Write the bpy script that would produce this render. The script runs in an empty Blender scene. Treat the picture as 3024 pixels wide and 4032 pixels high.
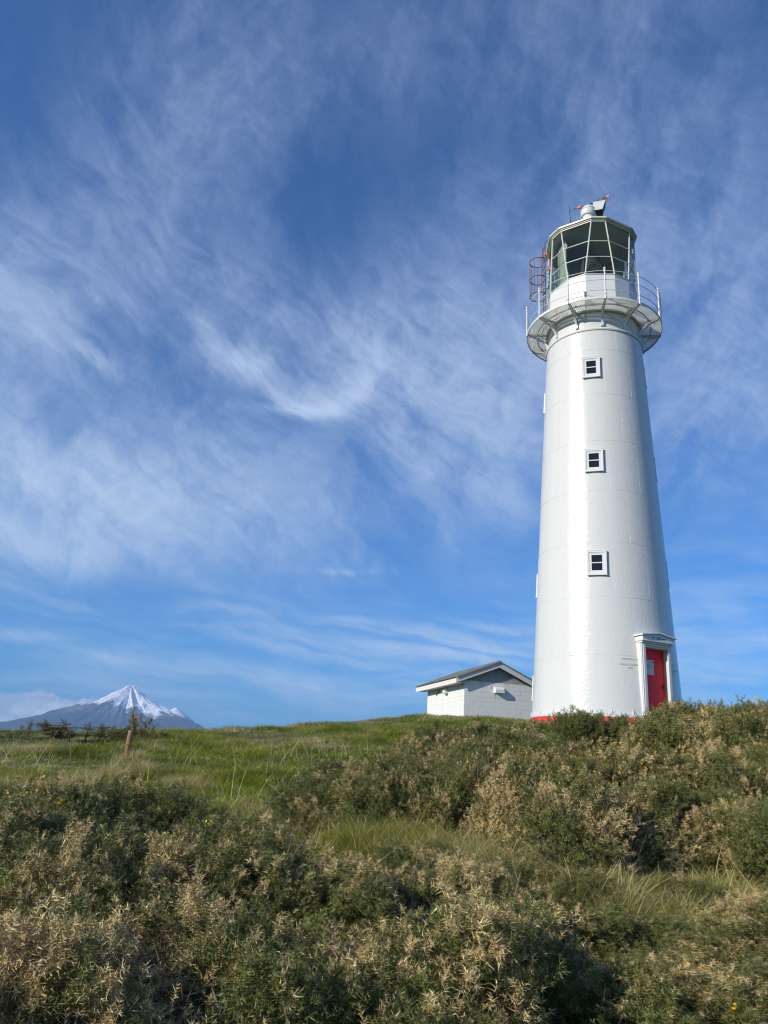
import bpy, bmesh, math, random
import numpy as np
from mathutils import Vector, Matrix
random.seed(7)
RNG = np.random.default_rng(11)
rad = math.radians
S = bpy.context.scene
COL = S.collection

# ------------------------------------------------------------------ camera
cd = bpy.data.cameras.new('camera'); cam = bpy.data.objects.new('camera', cd); COL.objects.link(cam)
PITCH, ROLL = rad(18.48), rad(3.44)
R0 = Vector((1, 0, 0)); U0 = Vector((0, -math.sin(PITCH), math.cos(PITCH))); FW = Vector((0, math.cos(PITCH), math.sin(PITCH)))
RI = math.cos(ROLL)*R0 + math.sin(ROLL)*U0; UP = -math.sin(ROLL)*R0 + math.cos(ROLL)*U0
m = Matrix((RI, UP, -FW)).transposed().to_4x4(); m.translation = (0, 0, 1.6); cam.matrix_world = m
cd.sensor_fit = 'VERTICAL'; cd.sensor_height = 36.0; cd.lens = 36.0*3000/4032
cd.clip_start = 0.05; cd.clip_end = 90000
S.camera = cam
S.render.resolution_x, S.render.resolution_y = 768, 1024

# ------------------------------------------------------------------ exposure
S.view_settings.view_transform = 'Standard'; S.view_settings.look = 'None'
S.view_settings.exposure = EXPOSURE = 0.15; S.view_settings.gamma = 1.0
S.render.engine = 'CYCLES'
S.cycles.max_bounces = 6; S.cycles.transparent_max_bounces = 12; S.cycles.volume_bounces = 0
S.cycles.filter_width = 1.15; S.cycles.use_denoising = True; S.cycles.denoising_input_passes = 'RGB_ALBEDO_NORMAL'; S.cycles.denoising_prefilter = 'ACCURATE'
S.cycles.caustics_reflective = False; S.cycles.caustics_refractive = False

# ------------------------------------------------------------------ sun
SUN_B, SUN_E = 237.0, 24.0            # bearing clockwise from +Y, elevation
sd = Vector((math.sin(rad(SUN_B))*math.cos(rad(SUN_E)), math.cos(rad(SUN_B))*math.cos(rad(SUN_E)), math.sin(rad(SUN_E))))
sl = bpy.data.lights.new('sun', 'SUN'); sl.energy = 4.9; sl.angle = rad(0.53); sl.color = (1.0, 0.93, 0.79)
so = bpy.data.objects.new('sun', sl); COL.objects.link(so); so.rotation_euler = (-sd).to_track_quat('-Z', 'Y').to_euler()

# ------------------------------------------------------------------ node helpers
class N:
    """tiny expression wrapper round shader sockets"""
    tree = None
    def __init__(s, v): s.v = v
    @staticmethod
    def math(op, *a, clamp=False):
        n = N.tree.nodes.new('ShaderNodeMath'); n.operation = op; n.use_clamp = clamp
        for i, x in enumerate(a):
            x = x.v if isinstance(x, N) else x
            if isinstance(x, (int, float)): n.inputs[i].default_value = x
            else: N.tree.links.new(x, n.inputs[i])
        return N(n.outputs[0])
    def __add__(s, o): return N.math('ADD', s, o)
    __radd__ = __add__
    def __sub__(s, o): return N.math('SUBTRACT', s, o)
    def __rsub__(s, o): return N.math('SUBTRACT', o, s)
    def __mul__(s, o): return N.math('MULTIPLY', s, o)
    __rmul__ = __mul__
    def __truediv__(s, o): return N.math('DIVIDE', s, o)
def mx(a, b): return N.math('MAXIMUM', a, b)
def clamp01(a): return N.math('ADD', a, 0.0, clamp=True)
def sstep(lo, hi, x):
    n = N.tree.nodes.new('ShaderNodeMapRange'); n.interpolation_type = 'SMOOTHSTEP'
    n.inputs[1].default_value = lo; n.inputs[2].default_value = hi
    N.tree.links.new(x.v, n.inputs[0]); return N(n.outputs[0])
def comb(x, y, z=0.0):
    n = N.tree.nodes.new('ShaderNodeCombineXYZ')
    for i, a in enumerate((x, y, z)):
        if isinstance(a, N): N.tree.links.new(a.v, n.inputs[i])
        else: n.inputs[i].default_value = a
    return N(n.outputs[0])
def noise(vec, scale, detail=4, rough=0.55, dist=0.0, dims='3D'):
    n = N.tree.nodes.new('ShaderNodeTexNoise'); n.noise_dimensions = dims
    n.inputs['Scale'].default_value = scale; n.inputs['Detail'].default_value = detail
    n.inputs['Roughness'].default_value = rough; n.inputs['Distortion'].default_value = dist
    if vec is not None: N.tree.links.new(vec.v, n.inputs['Vector'])
    return N(n.outputs['Fac']), N(n.outputs['Color'])
def sep(v):
    n = N.tree.nodes.new('ShaderNodeSeparateXYZ'); N.tree.links.new(v.v, n.inputs[0])
    return N(n.outputs[0]), N(n.outputs[1]), N(n.outputs[2])
def mixc(f, a, b):
    n = N.tree.nodes.new('ShaderNodeMix'); n.data_type = 'RGBA'
    for i, x in ((0, f), (6, a), (7, b)):
        if isinstance(x, N): N.tree.links.new(x.v, n.inputs[i])
        elif isinstance(x, (int, float)): n.inputs[i].default_value = x
        else: n.inputs[i].default_value = (*x, 1)
    return N(n.outputs[2])

# ------------------------------------------------------------------ world: Nishita sky with high cirrus
W = bpy.data.worlds.new('World'); S.world = W; W.use_nodes = True
N.tree = W.node_tree
bg = N.tree.nodes['Background']
sky = N.tree.nodes.new('ShaderNodeTexSky'); sky.sky_type = 'NISHITA'; sky.sun_disc = False
sky.sun_elevation = rad(SUN_E); sky.sun_rotation = rad(SUN_B)
sky.altitude = 30; sky.air_density = 1.0; sky.dust_density = 0.15; sky.ozone_density = 3.0
tc = N.tree.nodes.new('ShaderNodeTexCoord')
dx, dy, dz = sep(N(tc.outputs['Generated']))
DEG = 180/math.pi
X = N.math('ARCTAN2', dx, dy)*DEG                       # bearing, degrees
Y = N.math('ARCSINE', N.math('MINIMUM', mx(dz, -1.0), 1.0))*DEG   # elevation, degrees
w1, w1c = noise(comb(X, Y), 0.05, 3, .5)
w1x, w1y, _ = sep(w1c)
w2, w2c = noise(comb(X, Y), 0.22, 3, .6)
w2x, w2y, _ = sep(w2c)
WX = X + (w1x-.5)*9 + (w2x-.5)*2.2
WY = Y + (w1y-.5)*9 + (w2y-.5)*2.2
def rot(cx, cy, th, xx=None, yy=None):
    xx = X if xx is None else xx; yy = Y if yy is None else yy
    c, s = math.cos(rad(th)), math.sin(rad(th)); ax = xx-cx; ay = yy-cy
    return ax*c + ay*s, ay*c - ax*s
def gauss(cx, cy, a, b, th=0, xx=None, yy=None):
    u, v = rot(cx, cy, th, xx, yy)
    u = u*(1/a); v = v*(1/b)
    return N.math('EXPONENT', (u*u+v*v)*-1.0)
def fiber(th, L, T, seed, detail=6, rough=.62, xx=None, yy=None):
    u, v = rot(0, 0, th, xx or WX, yy or WY)
    return noise(comb(u*(1/L), v*(1/T), float(seed)), 1.0, detail, rough, 0.3)[0]
fA = fiber(-34, 12, 3.4, 3, 9, .62)          # falling to the right
fB = fiber(-4, 13, 1.5, 8, 6, .55, xx=X+(w2x-.5)*3, yy=Y+(w1y-.5)*4+(w2y-.5)*1.2)  # near-level streaks low down
fC = fiber(52, 9, 4.0, 15, 9, .60)           # rising to the right
fD = noise(comb(WX, WY, 4.0), 0.13, 11, .64)[0]
fE = fiber(-30, 5, .8, 23, 8, .68)           # fine combing laid over everything
fine = sstep(.28, .72, noise(comb(WX+(fD-.5)*7, WY+(fA-.5)*7, 12.0), .55, 9, .66)[0])
tA = sstep(.30, .74, fA); tB = sstep(.36, .74, fB); tC = sstep(.30, .76, fC); tD = sstep(.30, .72, fD); tE = sstep(.3, .75, fE)
GX, GY = X+(w1x-.5)*7+(w2x-.5)*2.5, Y+(w1y-.5)*5+(w2y-.5)*2.5
g = lambda *a: gauss(*a, xx=GX, yy=GY)
def ring(cx, cy, r, w, ax, ay, asz):
    ux = WX*.12+X*.88-cx; uy = WY*.12+Y*.88-cy
    d = (N.math('SQRT', ux*ux+uy*uy)-r)*(1/w)
    return N.math('EXPONENT', d*d*-1.0)*gauss(ax, ay, asz, asz*.8)
# CLOUD FEATURES (bearing, elevation, half-widths, tilt) x strength
tx = lambda t, k=.5: t*k + (1-k)
HX, HY = GX*.45+X*.55, GY*.45+Y*.55
h = lambda *q: gauss(*q, xx=HX, yy=HY)
a = tx(tD*.6+tA*.4, .75)*(h(-22, 17.6, 13, 4.0, -8)*1.7 + h(-25.5, 13.4, 8, 1.8, 0)*.8 + h(-9, 20.5, 9, 4, -30)*.50)   # broad milky band low on the left
a = a + tx(tA*.5+tD*.5, .85)*(h(-5, 30.8, 13, 4.6, -14)*.62 + h(-29, 28.6, 6.5, 5, -40)*.95 + h(2, 23.8, 10, 5.0, -30)*.62 + h(5, 30.5, 8, 4.0, -20)*.75 + h(-16, 22.5, 6, 1.6, -32)*.3)
a = a + tx(tD*.5+tE*.5, .7)*(ring(-6.6, 31.0, 5.5, .60, -5.2, 26.6, 5.0)*1.5 + ring(-6.6, 31.0, 4.6, 1.1, -4.4, 27.4, 4.5)*.55 + h(-13.0, 28.2, 2.6, 1.2, -10)*1.2 + h(-15.6, 29.6, 2.8, 1.0, -40)*.5 + gauss(-1.9, 28.0, 1.3, 1.7, -15, WX*.15+X*.85, WY*.15+Y*.85)*.75)
a = a + gauss(-7.0, 25.5, 4.2, .42, 3, WX*.16+X*.84, WY*.16+Y*.84)*.75*tx(tE, .8)
a = a + gauss(-24.4, 26.4, 2.8, .55, -26, WX*.3+X*.7, WY*.3+Y*.7)*tx(tE, .8)*.75
a = a + tx(tC*.55+tD*.45, .9)*(h(-18, 45, 10, 8, 60)*.46 + h(20, 44, 14, 9, 40)*.46 + h(4, 51, 14, 5, 10)*.32 + h(24, 33, 9, 9, 30)*.60 + h(26, 24, 8, 7, 10)*.58)
a = a + tx(tA*.6+tD*.4, .9)*(h(10, 34, 10, 6, -30)*.46 + h(-22, 36, 9, 6, -50)*.46 + h(9, 24, 8, 7, -30)*.42)
a = a + tx(tB, .85)*(h(2, 8.9, 24, 2.1, -2)*.80 + h(-4, 4.8, 24, 2.2, 0)*.95 + h(22, 10, 12, 5, 0)*.62 + h(-27, 10.5, 6, 2, 0)*.2) + gauss(-2.4, 13.9, 2.8, .22, 4, WX*.12+X*.88, WY*.12+Y*.88)*.45*tE
a = a + gauss(-24.5, 7.2, 2.4, .42, 3, WX*.3+X*.7, WY*.3+Y*.7)*.62*tx(tE) + gauss(-18.3, 6.2, 1.5, .5, -12, WX*.3+X*.7, WY*.3+Y*.7)*.45*tx(tE)
a = a*(tE*.32+.80)*(fine*.38+.80) + tD*.05 + sstep(3.5, 0.0, Y)*.08
# white veil added beside and behind the view to whiten the fill light
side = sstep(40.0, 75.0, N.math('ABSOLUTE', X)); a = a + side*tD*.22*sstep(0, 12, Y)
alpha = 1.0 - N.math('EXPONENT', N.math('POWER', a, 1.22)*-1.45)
# low cumulus beyond the mountain's left shoulder
cn = noise(comb(X*.55, Y*1.0, 2.0), 1.0, 6, .6)[0]
topl = 3.3 + (noise(comb(X, 0.0, 9.0), .55, 4, .6)[0]-.5)*2.2
cum = sstep(-.12, .35, topl - Y + (cn-.5)*.9)*sstep(-17.5, -20.5, X)
cshade = sstep(.35, .7, noise(comb(X*.7, Y*1.3, 5.0), .9, 5, .6)[0])
SKYK = 0.085
tint = mixc(sstep(0, 40, Y), (0.20, 0.84, 1.52), (0.46, 0.94, 1.48))
skyc = N.tree.nodes.new('ShaderNodeMix'); skyc.data_type = 'RGBA'; skyc.blend_type = 'MULTIPLY'
skyc.inputs[0].default_value = 1.0
N.tree.links.new(sky.outputs[0], skyc.inputs[6]); N.tree.links.new(tint.v, skyc.inputs[7])
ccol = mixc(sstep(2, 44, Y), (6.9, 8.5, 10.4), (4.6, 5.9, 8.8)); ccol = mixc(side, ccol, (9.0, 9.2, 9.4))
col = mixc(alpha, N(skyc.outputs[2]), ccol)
cumc = mixc(cshade, (5.5, 6.8, 8.6), (11.5, 11.6, 11.8))
col = mixc(cum*.95, col, cumc)
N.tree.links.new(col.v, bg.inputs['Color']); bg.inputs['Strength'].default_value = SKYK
W.cycles.sampling_method = 'MANUAL'; W.cycles.sample_map_resolution = 512

# ------------------------------------------------------------------ materials
def mat(name, build=None, base=(.5, .5, .5), rough=.6, **kw):
    mt = bpy.data.materials.new(name); mt.use_nodes = True; N.tree = mt.node_tree
    b = mt.node_tree.nodes['Principled BSDF']
    b.inputs['Base Color'].default_value = (*base, 1); b.inputs['Roughness'].default_value = rough
    for k, v in kw.items(): b.inputs[k.replace('_', ' ')].default_value = v
    if build: build(mt.node_tree, b)
    return mt
def objcoord():
    n = N.tree.nodes.new('ShaderNodeTexCoord'); return N(n.outputs['Object'])
def link(a, sock): N.tree.links.new(a.v if isinstance(a, N) else a, sock)
def bump(h, b, strength=.3, dist=.01):
    n = N.tree.nodes.new('ShaderNodeBump'); n.inputs['Strength'].default_value = strength; n.inputs['Distance'].default_value = dist
    link(h, n.inputs['Height']); link(n.outputs[0], b.inputs['Normal'])
def attr(name):
    n = N.tree.nodes.new('ShaderNodeAttribute'); n.attribute_name = name; return n

# ------------------------------------------------------------------ mesh helper
class MB:
    def __init__(s): s.v = []; s.f = []; s.sm = []
    def add(s, vs, fs, smooth=False):
        o = len(s.v); s.v += [tuple(p) for p in vs]; s.f += [tuple(i+o for i in f) for f in fs]; s.sm += [smooth]*len(fs)
    def box(s, c, size, M=None):
        x, y, z = (k/2 for k in size)
        vs = [Vector((sx*x, sy*y, sz*z))+Vector(c) for sz in (-1, 1) for sy in (-1, 1) for sx in (-1, 1)]
        if M is not None: vs = [M @ p for p in vs]
        s.add(vs, [(0, 2, 3, 1), (4, 5, 7, 6), (0, 1, 5, 4), (2, 6, 7, 3), (0, 4, 6, 2), (1, 3, 7, 5)])
    def prism(s, poly, d0, d1, M=None):
        """poly: (a,b) points in local x,z ; extruded along local y from d0 to d1"""
        n = len(poly); vs = [Vector((a, d0, b)) for a, b in poly]+[Vector((a, d1, b)) for a, b in poly]
        if M is not None: vs = [M @ p for p in vs]
        s.add(vs, [tuple(range(n)), tuple(range(2*n-1, n-1, -1))]+[(i, i+n, (i+1) % n+n, (i+1) % n) for i in range(n)])
    def tube(s, pts, r, n=6, closed=False, cap=True):
        pts = [Vector(p) for p in pts]; k = len(pts); rs = r if isinstance(r, (list, tuple)) else [r]*k
        vs = []; ref = None
        for i, p in enumerate(pts):
            if closed: t = pts[(i+1) % k]-pts[i-1]
            else: t = pts[min(i+1, k-1)]-pts[max(i-1, 0)]
            t.normalize()
            if ref is None: ref = Vector((0, 0, 1)) if abs(t.z) < .9 else Vector((1, 0, 0))
            a = ref-t*ref.dot(t)
            if a.length < 1e-4: a = Vector((1, 0, 0))-t*t.x
            a.normalize(); ref = a; b = t.cross(a)
            vs += [p+rs[i]*(math.cos(2*math.pi*j/n)*a+math.sin(2*math.pi*j/n)*b) for j in range(n)]
        fs = []
        for i in range(k if closed else k-1):
            i2 = (i+1) % k
            fs += [(i*n+j, i*n+(j+1) % n, i2*n+(j+1) % n, i2*n+j) for j in range(n)]
        if cap and not closed: fs += [tuple(range(n-1, -1, -1)), tuple(range((k-1)*n, k*n))]
        s.add(vs, fs, n > 4)
    def lathe(s, prof, n=48, c=(0, 0), a0=0, a1=2*math.pi, smooth=True, skip=None):
        full = abs(a1-a0-2*math.pi) < 1e-6; m_ = n if full else n+1; vs = []
        for r, z in prof:
            for j in range(m_):
                t = a0+(a1-a0)*j/n; vs.append((c[0]+r*math.sin(t), c[1]-r*math.cos(t), z))
        fs = []
        for i in range(len(prof)-1):
            for j in range(n):
                if skip and skip(j, prof[i][1], prof[i+1][1]): continue
                j2 = (j+1) % m_
                fs.append((i*m_+j, i*m_+j2, (i+1)*m_+j2, (i+1)*m_+j))
        s.add(vs, fs, smooth)
    def build(s, name, mt, parent=None, origin=None, bevel=0):
        o_ = origin if origin is not None else (parent_world(parent) if parent else Vector((0, 0, 0)))
        me = bpy.data.meshes.new(name); me.from_pydata([tuple(Vector(p)-o_) for p in s.v], [], s.f); me.update()
        me.polygons.foreach_set('use_smooth', s.sm)
        for x in (mt if isinstance(mt, list) else [mt]): me.materials.append(x)
        bm = bmesh.new(); bm.from_mesh(me); bmesh.ops.recalc_face_normals(bm, faces=bm.faces); bm.to_mesh(me); bm.free()
        me.set_sharp_from_angle(angle=rad(28))
        ob = bpy.data.objects.new(name, me); COL.objects.link(ob)
        if parent: ob.parent = parent
        else: ob.location = o_
        if bevel:
            b = ob.modifiers.new('bevel', 'BEVEL'); b.width = bevel; b.segments = 2; b.limit_method = 'ANGLE'
        return ob
def parent_world(p):
    v = Vector((0, 0, 0))
    while p: v = v+Vector(p.location); p = p.parent
    return v
def tag(o, label=None, cat=None, group=None, kind=None):
    if label: o['label'] = label
    if cat: o['category'] = cat
    if group: o['group'] = group
    if kind: o['kind'] = kind
    return o
def empty(name, loc, label, cat, group=None):
    o = bpy.data.objects.new(name, None); o.empty_display_size = .3; COL.objects.link(o); o.location = loc
    return tag(o, label, cat, group)
def np_mesh(name, V, F3=None, F4=None, mt=None, attrs=None, smooth=False):
    """fast mesh from numpy: V (n,3), triangles / quads, per-vertex float attributes"""
    me = bpy.data.meshes.new(name); V = np.asarray(V, np.float32)
    F3 = np.zeros((0, 3), np.int32) if F3 is None else np.asarray(F3, np.int32)
    F4 = np.zeros((0, 4), np.int32) if F4 is None else np.asarray(F4, np.int32)
    me.vertices.add(len(V)); me.vertices.foreach_set('co', V.ravel())
    nl = F3.size+F4.size; me.loops.add(nl); me.loops.foreach_set('vertex_index', np.concatenate([F3.ravel(), F4.ravel()]).astype(np.int32))
    npoly = len(F3)+len(F4); me.polygons.add(npoly)
    st = np.concatenate([np.arange(len(F3))*3, F3.size+np.arange(len(F4))*4]).astype(np.int32)
    me.polygons.foreach_set('loop_start', st)
    if smooth: me.polygons.foreach_set('use_smooth', np.ones(npoly, bool))
    for k, v in (attrs or {}).items():
        at = me.attributes.new(k, 'FLOAT', 'POINT'); at.data.foreach_set('value', np.asarray(v, np.float32))
    me.update(calc_edges=True); me.validate()
    if mt: me.materials.append(mt)
    return me
def link_obj(name, me, parent=None, loc=(0, 0, 0)):
    o = bpy.data.objects.new(name, me); COL.objects.link(o); o.location = loc
    if parent: o.parent = parent
    return o

# ------------------------------------------------------------------ terrain
def vnoise(x,y,seed=0):
    x=np.asarray(x,float);y=np.asarray(y,float)
    xi=np.floor(x).astype(np.int64);yi=np.floor(y).astype(np.int64);fx=x-xi;fy=y-yi
    fx=fx*fx*(3-2*fx);fy=fy*fy*(3-2*fy)
    def h(a,b):
        n=(a*374761393+b*668265263+seed*974634777)&0xffffffff
        n=((n^(n>>13))*1274126177)&0xffffffff
        n=n^(n>>16)
        return (n&0xffff)/65535.0
    return (h(xi,yi)*(1-fx)+h(xi+1,yi)*fx)*(1-fy)+(h(xi,yi+1)*(1-fx)+h(xi+1,yi+1)*fx)*fy
def fbm(x,y,seed=0,o=4):
    s=0;a=.5;t=0
    for i in range(o):
        s=s+a*vnoise(x*2**i,y*2**i,seed+i*17);t+=a;a*=.5
    return s/t
AZ=[-180,-90,-60,-24.9,-17,-11.9,-6.7,-3.45,1.57,3.9,9.9,18.8,30,60,90,180]
EL=[0,0,0,.012,.022,.028,.038,.048,.058,.065,.0645,.060,.060,.05,0,0]
RC=[20,20,20,20,20.5,21,22,22.5,23.5,24,24.5,25,25,24,20,20]
def ground_z(x,y,detail=True):
    x=np.asarray(x,float);y=np.asarray(y,float)
    rho=np.hypot(x,y);az=np.degrees(np.arctan2(x,y))
    el=np.interp(az,AZ,EL);rc=np.interp(az,AZ,RC);zc=1.6+el*rc
    t=rho/rc
    z=np.where(t<1,zc*np.minimum(t,1)**1.3,zc+(0.0)*t)
    # soften the crest, then let the land fall away to the far plain
    s=np.clip((rho-48)/260,0,1);s=s*s*(3-2*s)
    z=z-(z+32)*s
    near=np.clip((60-rho)/30,0,1)
    if detail: z=z+near*((fbm(x*.8,y*.8,3,3)-.5)*.22+(vnoise(x*3,y*3,9)-.5)*.05)*np.clip(rho/4,0,1)
    return z
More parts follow.
